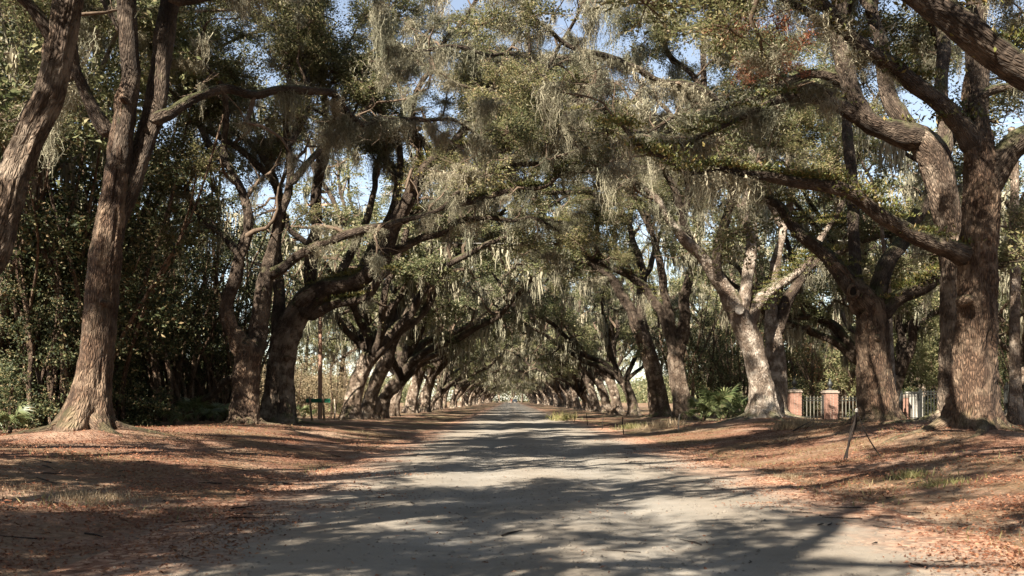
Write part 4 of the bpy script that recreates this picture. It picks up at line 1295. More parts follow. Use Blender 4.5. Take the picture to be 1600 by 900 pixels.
def tall_variant(seed):
    """tall woodland tree with a straight bole, high airy crown and hanging moss"""
    g = np.random.default_rng(seed)
    o = Oak(seed)
    H = g.uniform(13, 17)
    P = wander(g, (0, 0, -0.3), (0, 0, 1), H, 12, 0.05, 0.05)
    Pt, rt = resample(P, np.linspace(0.24, 0.06, 13), 0.4)
    mb = MB()
    tube(mb, Pt, rt, 12, seed=seed, rough=0.1, lobes=0.3, ground=0.0)
    me_t = mb.mesh('trunk', M['bark_far'], bk=True)
    lms = []
    for k in range(9):
        i = int(g.integers(4, 12))
        a = g.uniform(0, 6.28)
        o.rise(P[i], (math.cos(a), math.sin(a), 0.5), g.uniform(2.5, 5), 0.07, leaf=0.6, moss=1.2, L2=1.8, tort=0.2)
    for nm, LP, Lr, q in o.limbs:
        lm = MB()
        Lq, rq = resample(LP, Lr, 0.5)
        tube(lm, Lq, rq, 6)
        lms.append(lm.mesh('limb', M['bark_far'], bk=True))
    cr = MB()
    base = [clump_arrays(900 + seed + i, 9, 10, 0.85, 0.18, 0.09)[:2] for i in range(3)]
    g.shuffle(o.clumps)
    for p, sc in o.clumps[:80]:
        V, T = base[int(g.integers(3))]
        cr.add(V * sc * 1.1 + p, None, T)
    mo = MB()
    mbase = [moss_arrays(950 + seed + i, 14, 1.8, 0.25, wid=0.04, segs=3) for i in range(3)]
    for p, sc, a in o.moss[:70]:
        V, Q = mbase[int(g.integers(3))]
        mo.add(V * sc + p, Q)
    return me_t, lms, cr.mesh('crown', M['leaf_far'], smoothf=False), mo.mesh('hanging_moss', M['moss'], smoothf=False)


TV = [tall_variant(300 + i) for i in range(4)]


def woods_left():
    n = 0
    while n < 88:
        Y = g_.uniform(20, 64)
        px = g_.uniform(-60, 392 if Y > 33 else 360)
        xl = (px - 797) / 1600 * Y
        if xl > -11.5:
            continue
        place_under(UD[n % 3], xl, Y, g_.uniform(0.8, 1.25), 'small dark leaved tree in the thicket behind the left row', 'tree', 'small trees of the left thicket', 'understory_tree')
        n += 1
    for k, (x, Y) in enumerate([(-17, 29), (-23, 38), (-31, 52)]):
        place_variant(VAR[(k + 1) % 6], x, Y, g_.uniform(0, 6.28), g_.uniform(0.9, 1.15), 'live oak standing back in the woods left of the avenue', 'live oaks in the left woods')
    for k, (x, Y) in enumerate([(17.5, 30), (22, 40), (16.5, 50), (25, 55), (19, 66), (27, 72), (18, 84), (13.5, 43), (19, 90)]):
        place_variant(VAR[(k + 3) % 6], x + 2, Y, g_.uniform(0, 6.28), g_.uniform(0.85, 1.1), 'live oak standing back in the woods right of the avenue', 'live oaks in the right woods')
    for i in range(15):
        Y = 16 + i * 2.9 + g_.normal()
        xl = -10.8 - g_.uniform(0, 2.5) - max(0, Y - 30) * 0.2
        px = 797 + xl / Y * 1600
        if px > 360:
            continue
        place_under(US[n % 2], xl, Y, g_.uniform(0.7, 1.2), 'low leafy bush along the foot of the left thicket', 'bush', 'bushes of the left thicket', 'bush')
        n += 1
    for i in range(8):
        Y = 24 + i * 3.2
        place_variant2(TV[i % 4], -12.5 - g_.uniform(0, 5) - 0.25 * max(0, Y - 30), Y, 'tall moss draped tree close behind the left row', 'tall trees close behind the left row')
    for i in range(60):
        Y = g_.uniform(26, 130)
        x = -g_.uniform(19, 34) - Y * 0.18
        place_variant2(TV[i % 4], x, Y, 'tall moss draped tree in the woods left of the avenue', 'tall trees of the left woods')
    for i in range(26):
        Y = g_.uniform(60, 120)
        px = g_.uniform(360, 560)
        place_under(UB[i % 2], (px - 797) / 1600 * Y, Y, g_.uniform(0.8, 1.4), 'sunlit tan brush in the clearing behind the green board', 'bush', 'tan brush of the left clearing', 'dry_bush')


def place_variant2(v, x, y, label, group):
    root = empty('woodland_tree', (x, y, gzp(x, y)), label, 'tree', group, g_.uniform(0, 6.28))
    s = g_.uniform(0.85, 1.25)
    root.scale = (s, s, s)
    link('trunk', v[0], root)
    for lm in v[1]:
        link('limb', lm, root)
    link('crown', v[2], root)
    k = link('hanging_moss', v[3], root)
    k['kind'] = 'stuff'
    return root


def clearing_trees():
    for i, (px, Y) in enumerate([(428, 95), (455, 110), (478, 100), (512, 120), (530, 104), (545, 128), (402, 88), (495, 140), (466, 150), (540, 155)]):
        place_variant2(TV[i % 4], (px - 797) / 1600 * Y, Y, 'slim pale trunked tree beyond the clearing left of the row', 'slim trees beyond the left clearing')


def fill_right():
    for i in range(12):
        Y = 62 + i * 6.5
        place_variant2(TV[(i + 1) % 4], 15 + g_.uniform(0, 7), Y, 'tall moss draped tree close behind the right row', 'tall trees close behind the right row')


def place_end_trees():
    for k, (x, Y) in enumerate([(-4.5, 440), (5, 446), (0.5, 462), (-9, 455), (10, 460)]):
        place_variant(VAR[k], x, Y, g_.uniform(0, 6.28), 1.1, 'live oak closing the far end of the avenue', 'live oaks across the far end')


def woods_right():
    n = 0
    for i in range(44):
        Y = g_.uniform(63, 84)
        x = (g_.uniform(1220, 1640) - 797) / 1600 * Y
        place_under(UD[n % 3] if g_.random() < 0.6 else UG[n % 2], x, Y, g_.uniform(0.8, 1.15), 'leafy tree in the woods beyond the iron fence', 'tree', 'small trees beyond the fence', 'understory_tree')
        n += 1
    for i in range(14):
        Y = g_.uniform(52, 78)
        px = g_.uniform(1075, 1170)
        place_under(UD[n % 3], (px - 797) / 1600 * Y, Y, g_.uniform(0.7, 1.0), 'dark leafy tree behind the palmetto', 'tree', 'dark trees behind the palmetto', 'understory_tree')
        n += 1
    for i in range(26):
        Y = g_.uniform(62.5, 74)
        place_under(US[i % 2], (g_.uniform(1225, 1640) - 797) / 1600 * Y, Y, g_.uniform(0.8, 1.3), 'leafy bush just behind the iron fence', 'bush', 'bushes behind the iron fence', 'bush')
    for (px, Y, s) in ((1285, 70, 1.15), (1262, 76, 1.0), (1312, 68, 0.9)):
        place_under(UR[0], (px - 797) / 1600 * Y, Y, s, 'rusty brown vine covered tree behind the brick piers', 'tree', 'rusty vine covered trees behind the piers', 'vine_covered_tree')
    for i in range(60):
        Y = g_.uniform(28, 130)
        x = g_.uniform(22, 38) + Y * 0.15
        place_variant2(TV[i % 4], x, Y, 'tall moss draped tree in the woods right of the avenue', 'tall trees of the right woods')


woods_left()
place_end_trees()
clearing_trees()
fill_right()
woods_right()


def distant_woods():
    g = np.random.default_rng(5)
    mb = MB()
    segs = [((-70, 20), (-48, 470)), ((-48, 470), (50, 470)), ((50, 470), (75, 20))]
    for (a, b), n in zip(segs, (60000, 12000, 60000)):
        t = g.uniform(0, 1, n)
        P = np.array(a)[None] * (1 - t)[:, None] + np.array(b)[None] * t[:, None]
        top = 8.5 + 4.0 * vnoise(np.stack([P[:, 0] / 9, P[:, 1] / 9, np.zeros(n)], 1))
        C = np.stack([P[:, 0] + g.normal(size=n) * 4, P[:, 1] + g.normal(size=n) * 4, g.uniform(0, 1, n) * top], 1)
        V, T = leaf_quads(C, unit(g.normal(size=(n, 3))), unit(g.normal(size=(n, 3))), g.uniform(0.5, 1.0, n), g.uniform(0.3, 0.6, n))
        mb.add(V, None, T)
    o = link('distant_woods', mb.mesh('distant_woods', M['leaf_far'], smoothf=False), kind='stuff')
    tag(o, 'far woodland closing the view behind the trees on both sides', 'woods')


distant_woods()


# ------------------------------------------------------------------ palmettos
def frond_mesh():
    mb = MB()
    g = np.random.default_rng(8)
    tube(mb, np.array([[0, 0, 0], [0.03, 0, 0.35], [0.12, 0, 0.7]]), np.array([0.012, 0.009, 0.007]), 4, cap=False)
    hub = np.array([0.12, 0, 0.7])
    n = 17
    for i in range(n):
        a = (i / (n - 1) - 0.5) * R(210)
        D = unit(np.array([0.35, math.sin(a), math.cos(a) * 0.95]))
        S = unit(np.cross(D, [1, 0, 0]))
        L = 0.62 * (0.72 + 0.28 * math.cos(a)) * g.uniform(0.9, 1.08)
        k = np.array([0, 0.35, 0.7, 1.0])
        wd = np.array([0.012, 0.026, 0.018, 0.002])
        drop = np.stack([k * 0, k * 0, -0.16 * k ** 2.4], 1)
        pth = hub + D * (k * L)[:, None] + drop + np.array([0.05, 0, 0]) * (k ** 2)[:, None]
        V = np.stack([pth + S * wd[:, None], pth - S * wd[:, None]], 1).reshape(-1, 3)
        mb.add(V, [(0, 1, 3, 2), (2, 3, 5, 4), (4, 5, 7, 6)])
    return mb.mesh('frond', M['palm'], smoothf=False)


FR = frond_mesh()


def palmetto(x, y, sc, n, label, seed):
    g = np.random.default_rng(seed)
    root = empty('palmetto', (x, y, gzp(x, y)), label, 'palmetto')
    mb = MB()
    tube(mb, np.array([[0, 0, -0.1], [0.05, 0, 0.12], [0.1, 0, 0.3]]) * sc, np.array([0.10, 0.09, 0.05]) * sc, 8, rough=0.2)
    link('stem', mb.mesh('stem', M['bark_red'], bk=True), root)
    for i in range(n):
        f = link('frond', FR, root, (0.08 * sc * g.normal(), 0.08 * sc * g.normal(), 0.1 * sc))
        s = sc * g.uniform(0.7, 1.15)
        f.scale = (s, s, s)
        f.rotation_euler = (0, g.uniform(0.15, 1.0), i * 2.4 + g.normal() * 0.2)
    return root


for k, (px, Y, sc, n, lb) in enumerate([
        (1128, 46, 1.45, 22, 'large bright palmetto left of the pale scarred oak'), (1098, 47, 1.1, 16, 'smaller palmetto beside the bulging forked oak'),
        (1152, 44.5, 0.9, 14, 'low palmetto nearest the pale scarred oak'),
        (305, 33, 0.85, 13, 'shaded palmetto with arching fronds left of the dark forked oak'), (338, 35, 0.8, 12, 'palmetto touching the dark forked oak from the left'),
        (270, 31, 0.7, 10, 'dim palmetto at the foot of the thicket'), (12, 21, 0.6, 10, 'pale palmetto at the left edge behind the leaning stem'),
        (474, 62, 0.9, 12, 'light green palmetto left of the green board'), (533, 66, 1.0, 14, 'light green palmetto right of the green board'), (640, 100, 1.0, 10, 'small palmetto far along the left row')]):
    palmetto((px - 797) / 1600 * Y, Y, sc, n, lb, 40 + k)


# ------------------------------------------------------------------ brick piers and iron fence on the right
def brick_pier(x, y, w_, h, label, finial=True):
    z = gzp(x, y) - 0.15
    root = empty('brick_pier', (x, y, z + 0.15), label, 'brick pier')
    mb = MB()
    mb.box((0, 0, h / 2 - 0.075), (w_ - 0.03, w_ - 0.03, h + 0.15 - 0.15))
    link('mortar_core', mb.mesh('mortar_core', M['mortar'], smoothf=False), root)
    bm_ = MB()
    bm_.box((0, 0, 0), (0.215, 0.05, 0.065))
    bme = bm_.mesh('brick', M['brick'], smoothf=False)
    ch = 0.078
    nrow = int(h / ch)
    for r in range(nrow):
        zz = ch * (r + 0.5)
        nb = 3
        bl = w_ / nb
        for side in range(4):
            a = side * math.pi / 2
            for i in range(nb):
                off = (i - 1) * bl + (bl * 0.25 if r % 2 else -bl * 0.25) * (0.5 if i != 1 else 1)
                off = max(-w_ / 2 + 0.11, min(w_ / 2 - 0.11, off))
                if side in (1, 2):      # the two faces turned away from the road and the viewer
                    continue
                lx, ly = off, -w_ / 2 + 0.025
                b = link('brick', bme, root, (lx * math.cos(a) - ly * math.sin(a), lx * math.sin(a) + ly * math.cos(a), zz))
                b.rotation_euler = (0, 0, a)
    mb = MB()
    mb.box((0, 0, h + 0.02), (w_ + 0.10, w_ + 0.10, 0.09))
    mb.box((0, 0, h + 0.10), (w_ - 0.05, w_ - 0.05, 0.07))
    link('cap', mb.mesh('cap', M['mortar'], smoothf=False), root)
    if finial:
        prof = [(0.20, 0.0), (0.17, 0.05), (0.07, 0.09), (0.05, 0.16), (0.09, 0.19), (0.15, 0.30), (0.16, 0.38), (0.11, 0.48), (0.05, 0.56), (0.06, 0.60), (0.02, 0.68), (0.005, 0.72)]
        mb = MB()
        P = np.array([[0, 0, h + 0.135 + z_] for _, z_ in prof])
        tube(mb, P, np.array([r_ for r_, _ in prof]), 14)
        link('finial', mb.mesh('finial', M['iron']), root)
    return root


FYD = 60.0
fxp = lambda px, Y: (px - 797) / 1600 * Y
brick_pier(fxp(1241, 60), 60.0, 0.70, 1.60, 'brick pier with a small finial beside the pale oak roots')
brick_pier(fxp(1297, 60), 60.0, 0.74, 1.58, 'brick pier with a dark urn finial between fence panels')
brick_pier(fxp(1420, 60), 60.8, 0.45, 1.35, 'slim brick pier seen through the gap right of the knotted oak', finial=False)


def fence_panel(x0, y0, x1, y1, h, mat, label, gap=0.19):
    xc, yc = (x0 + x1) / 2, (y0 + y1) / 2
    z = gzp(xc, yc)
    root = empty('iron_fence', (xc, yc, z), label, 'fence', 'iron fence panels right of the avenue', math.atan2(y1 - y0, x1 - x0))
    L = math.hypot(x1 - x0, y1 - y0)
    pm = MB()
    pm.box((0, 0, h / 2 - 0.02), (0.045, 0.03, h))
    pm.add([(-.022, -.015, h - .02), (.022, -.015, h - .02), (.022, .015, h - .02), (-.022, .015, h - .02), (0, 0, h + 0.09)], None, [(0, 1, 4), (1, 2, 4), (2, 3, 4), (3, 0, 4)])
    picket = pm.mesh('picket', mat, smoothf=False)
    n = max(2, int(L / gap))
    for i in range(n):
        link('picket', picket, root, (-L / 2 + (i + 0.5) * L / n, 0, 0))
    for zz in (0.16, h - 0.20, h - 0.06):
        mb = MB()
        mb.box((0, -0.024, zz), (L, 0.016, 0.04))
        link('rail', mb.mesh('rail', M['iron'], smoothf=False), root)
    mb = MB()
    mb.box((0, 0, h / 2), (0.09, 0.09, h + 0.25))
    post = mb.mesh('post', M['iron'], smoothf=False)
    link('post', post, root, (-L / 2, 0, 0))
    link('post', post, root, (L / 2, 0, 0))
    return root


fence_panel(fxp(1252, 60), 60, fxp(1286, 60), 60, 1.32, M['rail'], 'pale iron fence panel between the two brick piers')
fence_panel(fxp(1308, 60), 60, fxp(1352, 60), 60, 1.32, M['rail'], 'pale iron fence panel right of the urn pier')
fence_panel(fxp(1353, 60), 60, fxp(1406, 59.5), 59.5, 1.36, M['rail'], 'pale iron fence panel behind the knotted oak')
fence_panel(fxp(1408, 59.5), 59.5, fxp(1437, 58.5), 58.5, 1.60, M['iron'], 'dark taller fence panel just right of the knotted oak')
fence_panel(fxp(1438, 58.5), 58.5, fxp(1467, 57.5), 57.5, 1.68, M['iron'], 'dark fence panel left of the sunlit leaning oak')
fence_panel(fxp(1469, 57.5), 57.5, fxp(1530, 56), 56, 1.75, M['iron'], 'dark fence panel behind the furrowed oak')
fence_panel(fxp(1531, 56), 56, fxp(1572, 55), 55, 1.85, M['iron'], 'dark fence panel at the right flank of the furrowed oak')
fence_panel(fxp(1573, 55), 55, fxp(1650, 53), 53, 1.95, M['iron'], 'dark tall fence panel at the right edge')
# grey gate of boards behind the dark fence
gt_ = empty('board_gate', (fxp(1431, 61), 61.2, gzp(fxp(1431, 61), 61.2)), 'grey upright board gate seen behind the dark iron fence', 'gate')
mb_ = MB()
mb_.box((0, 0, 0), (0.145, 0.03, 1.6))
pm_ = mb_.mesh('plank', M['wallgrey'], smoothf=False)
for i_ in range(7):
    link('plank', pm_, gt_, (-0.5 + i_ * 0.155, 0.004 * (i_ % 3), 0.85))
mb_ = MB()
mb_.box((-0.03, 0.05, 0.4), (1.1, 0.05, 0.1))
mb_.box((-0.03, 0.05, 1.4), (1.1, 0.05, 0.1))
link('batten', mb_.mesh('batten', M['wallgrey'], smoothf=False), gt_)

# ------------------------------------------------------------------ green board on posts, utility poles, cables
Yb = 52.0
xb = lambda px: (px - 797) / 1600 * Yb
gb = empty('board_sign', (xb(497), Yb, gzp(xb(497), Yb)), 'dark green board carried on two leaning posts left of the road', 'sign')
zb_ = gb.location[2]
mb_ = MB()
mb_.box((0, 0, 1.02), (1.25, 0.05, 0.21))
link('board', mb_.mesh('board', M['green'], smoothf=False), gb)
for (x0, x1, h_, rr) in ((-0.28, -0.42, 1.22, 0.055), (0.34, 0.24, 1.35, 0.06)):
    mb_ = MB()
    tube(mb_, np.array([[x0, -0.07, -0.2], [(x0 + x1) / 2, -0.075, h_ / 2], [x1, -0.08, h_]]), np.array([rr, rr, rr * 0.9]), 10, rough=0.08)
    link('post', mb_.mesh('post', M['wood'], bk=True), gb)
ts_ = MB()
tube(ts_, np.array([[0, 0, -0.1], [0.03, 0, 0.5], [-0.02, 0, 1.1]]), np.array([0.03, 0.025, 0.02]), 7, rough=0.1)
st_ = link('marker_stake', ts_.mesh('marker_stake', M['stick_pale'], bk=True))
st_.location = (xb(523), Yb, gzp(xb(523), Yb))
tag(st_, 'thin pale stake right of the green board', 'stake')


def utility_pole(x, y, h, label):
    root = empty('utility_pole', (x, y, gzp(x, y)), label, 'utility pole')
    mb = MB()
    tube(mb, np.array([[0, 0, -0.3], [0.02, 0, h / 2], [0, 0, h]]), np.array([0.12, 0.11, 0.09]), 14)
    link('pole', mb.mesh('pole', M['polewood']), root)
    mb = MB()
    mb.box((0, -0.13, h - 0.7), (1.6, 0.10, 0.12))
    link('crossarm', mb.mesh('crossarm', M['polewood'], smoothf=False), root)
    for xx in (-0.7, -0.25, 0.25, 0.7):
        mb = MB()
        tube(mb, np.array([[xx, -0.13, h - 0.64], [xx, -0.13, h - 0.56], [xx, -0.13, h - 0.50]]), np.array([0.03, 0.05, 0.025]), 8)
        link('insulator', mb.mesh('insulator', M['iron']), root)
    return root


UPL = ((500 - 797) / 1600 * 57, 57.0)
UPR = ((1612 - 797) / 1600 * 43, 43.0)
utility_pole(*UPL, 12.6, 'reddish utility pole rising behind the green board')
utility_pole(*UPR, 12.2, 'utility pole beyond the right edge carrying the avenue cables')


def cable(P0, P1, sag, label, r=0.015):
    k = np.linspace(0, 1, 40)[:, None]
    P = np.array(P0) * (1 - k) + np.array(P1) * k
    P[:, 2] -= (4 * sag * k * (1 - k))[:, 0]
    mb = MB()
    c = P[0].copy()
    tube(mb, P - c, np.full(40, r), 5, cap=False)
    o = link('overhead_cable', mb.mesh('overhead_cable', M['cable']))
    o.location = tuple(c)
    tag(o, label, 'cable', 'cables strung across the avenue')


zl = EYE + (625 - 300) / 1600 * 57
cable((UPL[0], 57 - 0.2, zl), (UPR[0], 43 - 0.2, zl + 0.1), 0.15, 'upper pale cable crossing the avenue from the left pole')
cable((UPL[0], 57 - 0.2, zl - 0.4), (UPR[0], 43 - 0.2, zl - 0.5), 0.25, 'middle pale cable just under the upper cable')
cable((UPL[0], 57 - 0.2, EYE + (625 - 378) / 1600 * 57), (UPR[0], 43 - 0.2, 8.0), 0.2, 'lowest pale cable crossing behind the arching limb')
cable((-34, 62, zl + 0.3), (UPL[0], 57 - 0.2, zl), 0.3, 'pale cable running off to the left from the left pole')


# ------------------------------------------------------------------ sticks, stakes, clumps on the verge
def stick(mb, a, b, r, bend=0.05, seed=1):
    a, b = np.array(a, float), np.array(b, float)
    g = np.random.default_rng(seed)
    m1 = a * 0.65 + b * 0.35 + g.normal(size=3) * bend * 0.6
    m2 = a * 0.3 + b * 0.7 + g.normal(size=3) * bend * 0.6
    P, rr = resample(np.array([a, m1, m2, b]), np.array([r, r * 0.9, r * 0.8, r * 0.65]), 0.06)
    tube(mb, P, rr, 7, seed=seed, rough=0.15)


def tri_stand():
    Y = 17.0
    x = (1338 - 797) / 1600 * Y
    z = gzp(x, Y)
    root = empty('stick_tripod', (x, Y, z), 'dark sticks leaning together in a tripod on the right verge', 'sticks')
    top = (0.0, 0, 0.80)
    for k, (f, r) in enumerate((((-0.20, -0.12, -0.03), 0.018), ((-0.12, 0.25, -0.03), 0.015), ((0.42, -0.15, -0.06), 0.012), ((-0.22, -0.05, -0.02), 0.010))):
        mb = MB()
        stick(mb, f, (top[0] + 0.01 * k, top[1], top[2] - 0.02 * k), r, 0.04, 20 + k)
        link('stick', mb.mesh('stick', M['twigdry']), root)
    mb = MB()
    tube(mb, np.array([[0, 0, 0.77], [0, 0, 0.80], [0.01, 0, 0.83]]), np.array([0.022, 0.028, 0.018]), 8)
    link('tie', mb.mesh('tie', M['wallgrey']), root)


tri_stand()
Ys = 24.0
xs_ = (1272 - 797) / 1600 * Ys
r2 = empty('broken_branch', (xs_, Ys, gzp(xs_, Ys)), 'broken forked stick propped low on the verge left of the tripod', 'sticks')
for k, (a, b, r) in enumerate((((-0.5, 0, 0), (0.05, 0, 0.35), 0.016), ((0.1, 0.1, -0.02), (0.05, 0, 0.33), 0.012), ((-0.2, 0.1, 0), (0.0, 0, 0.28), 0.008))):
    mb_ = MB()
    stick(mb_, a, b, r, 0.03, 40 + k)
    link('stick', mb_.mesh('stick', M['twigdry']), r2)

STK = [(1060, 694, 34, 0.55, 0.022, 'stick_pale', 'short pale stake alone on the right verge'), (975, 682, 34, 0.60, 0.018, 'twigdry', 'thin dark stake nearest the viewer on the right verge'),
       (941, 672, 40, 0.55, 0.018, 'twigdry', 'second dark stake along the right road edge'), (918, 667, 46, 0.55, 0.018, 'twigdry', 'third dark stake along the right road edge'),
       (897, 664, 52, 0.55, 0.02, 'twigdry', 'fourth dark stake along the right road edge'), (878, 658, 60, 0.6, 0.02, 'twigdry', 'farthest dark stake beside a green tuft')]
for k, (px, py, Y, h_, rr, mt, lb) in enumerate(STK):
    x = (px - 797) / 1600 * Y
    mb_ = MB()
    stick(mb_, (0, 0, -0.08), (0.05 * (-1) ** k, 0, h_), rr, 0.03, 60 + k)
    o_ = link('verge_stake', mb_.mesh('verge_stake', M[mt]))
    o_.location = (x, Y, gzp(x, Y))
    tag(o_, lb, 'stake', 'stakes on the right verge')

# grass
def blades(mb, x, y, n, h, spread, g, wid=0.006):
    px_ = x + g.normal(size=n) * spread
    py_ = y + g.normal(size=n) * spread
    C = np.stack([px_, py_, gz(px_, py_) - 0.01], 1)
    D = unit(g.normal(size=(n, 3)) * [0.45, 0.45, 0.1] + [0, 0, 1])
    U = unit(g.normal(size=(n, 3)) * [1, 1, 0.1])
    V, T = leaf_quads(C, D, U, h * g.uniform(0.5, 1.2, n), np.full(n, wid) * g.uniform(0.7, 1.5, n), 0.1)
    mb.add(V, None, T)


gg = np.random.default_rng(9)
for k, (px, py, Y, n, h_, sp, lb, wd_) in enumerate([
        (140, 785, 10.6, 900, 0.10, 0.22, 'pale dry grass tuft on the near left verge', 0.006), (30, 787, 10.6, 260, 0.07, 0.2, 'thin dry grass tuft at the left edge', 0.005),
        (1245, 672, 27, 700, 0.32, 0.28, 'dark green tuft below the pale oak', 0.014), (1420, 762, 13.5, 300, 0.13, 0.13, 'green weed tuft right of the tripod', 0.010),
        (1470, 772, 12.5, 220, 0.10, 0.16, 'yellow green weed tuft at the right edge of the verge', 0.009), (1235, 745, 15, 400, 0.06, 0.2, 'pale mossy grass tuft left of the tripod', 0.006),
        (878, 660, 56, 260, 0.55, 0.35, 'dark green tuft at the right road edge', 0.03), (1035, 676, 36, 400, 0.35, 0.35, 'green tuft left of the short pale stake', 0.018),
        (985, 680, 38, 300, 0.28, 0.3, 'yellow tuft beside the nearest dark stake', 0.016), (1062, 693, 33, 300, 0.10, 0.3, 'dry tuft at the foot of the short pale stake', 0.012)]):
    mb_ = MB()
    x = (px - 797) / 1600 * Y
    blades(mb_, x, Y, n, h_, sp, gg, wd_)
    o_ = link('grass_tuft', mb_.mesh('grass_tuft', M['dry_grass' if 'dry' in lb or 'pale' in lb else 'grass'], smoothf=False))
    o_['kind'] = 'stuff'
    tag(o_, lb, 'grass')


def litter():
    g = np.random.default_rng(12)
    mb = MB()
    n = 230000
    y = 4.5 + 27 * g.uniform(0, 1, n) ** 1.5
    x = g.uniform(-1, 1, n) * (3 + y * 0.55) + RC * 0.5
    side = np.abs(x - RC)
    nz = vnoise(np.stack([x / 1.2, y / 1.2, np.zeros(n)], 1)) * 1.1
    keep = g.uniform(0, 1, n) < np.clip((side + nz - 2.2) / 1.6, 0.012, 1) * np.clip(0.65 + 0.9 * vnoise(np.stack([x / 0.7, y / 0.7, np.ones(n) * 8], 1)), 0.15, 1)
    x, y = x[keep], y[keep]
    n = len(x)
    z = gz(x, y) + 0.008 + g.uniform(0, 0.02, n)
    D = unit(g.normal(size=(n, 3)) * [1, 1, 0.28])
    U = unit(g.normal(size=(n, 3)) * 0.4 + [0, 0, 1])
    V, T = leaf_quads(np.stack([x, y, z], 1), D, U, 0.018 + 0.05 * g.uniform(0, 1, n) ** 2.2, 0.009 + 0.02 * g.uniform(0, 1, n) ** 1.6, 0.35)
    mb.add(V, None, T)
    o = link('fallen_leaves', mb.mesh('fallen_leaves', M['litter'], smoothf=False), kind='stuff')
    tag(o, 'red brown fallen leaves spread over the verges and road edges', 'leaves')
    # short grass and dry blades scattered over the verges
    mb = MB()
    n = 26000
    y = 5 + 50 * g.uniform(0, 1, n) ** 1.3
    x = g.uniform(-1, 1, n) * (4 + y * 0.5)
    nz = vnoise(np.stack([x / 1.6, y / 1.6, np.ones(n) * 3], 1))
    side = np.abs(x - RC)
    keep = (nz > 0.15) & (side > 3.2)
    x, y = x[keep], y[keep]
    n = len(x)
    C = np.stack([x, y, gz(x, y) - 0.005], 1)
    V, T = leaf_quads(C, unit(g.normal(size=(n, 3)) * [0.5, 0.5, 0.1] + [0, 0, 1]), unit(g.normal(size=(n, 3)) * [1, 1, 0.1]), g.uniform(0.04, 0.12, n), g.uniform(0.004, 0.012, n), 0.1)
    mb.add(V, None, T)
    o = link('verge_grass', mb.mesh('verge_grass', M['grass'], smoothf=False), kind='stuff')
    tag(o, 'sparse short grass growing through the leaf litter', 'grass')
    mb = MB()
    for i in range(420):
        yy = 5 + 22 * g.uniform() ** 1.3
        xx = g.uniform(-1, 1) * (3 + yy * 0.5)
        if abs(xx - RC) < 2.3 and g.random() < 0.9:
            continue
        a = g.uniform(0, 6.28)
        Lt = g.uniform(0.08, 0.45)
        k3 = np.linspace(-0.5, 0.5, 4) * Lt
        px3 = xx + k3 * math.cos(a) + g.normal(size=4) * 0.012
        py3 = yy + k3 * math.sin(a) + g.normal(size=4) * 0.012
        tube(mb, np.stack([px3, py3, gz(px3, py3) + 0.02], 1), np.array([0.006, 0.007, 0.005, 0.003]) * g.uniform(0.7, 1.5), 4, cap=False)
    o = link('fallen_twigs', mb.mesh('fallen_twigs', M['twigdry']), kind='stuff')
    tag(o, 'small fallen twigs lying in the leaf litter', 'twigs')
    # pebbles
    mb = MB()
    n = 5200
    y = 4.5 + 22 * g.uniform(0, 1, n) ** 1.4
    x = RC + g.normal(size=n) * 1.7
    s = g.uniform(0.006, 0.02, n) * g.uniform(0.5, 1.2, n)
    oc = np.array([(1, 0, 0), (0, 1, 0), (-1, 0, 0), (0, -1, 0), (0, 0, 0.7), (0, 0, -0.7)], float)
    of = np.array([(0, 1, 4), (1, 2, 4), (2, 3, 4), (3, 0, 4)])
    jit = g.uniform(0.6, 1.3, (n, 6, 1))
    V = (oc[None] * jit) * s[:, None, None] + np.stack([x, y, gz(x, y) + 0.008], 1)[:, None, :]
    T = (np.arange(n)[:, None, None] * 6 + of[None]).reshape(-1, 3)
    mb.add(V.reshape(-1, 3), None, T)
    o = link('pebbles', mb.mesh('pebbles', M['pebble'], smoothf=False), kind='stuff')
    tag(o, 'small stones and clods scattered over the sandy road', 'pebbles')


litter()


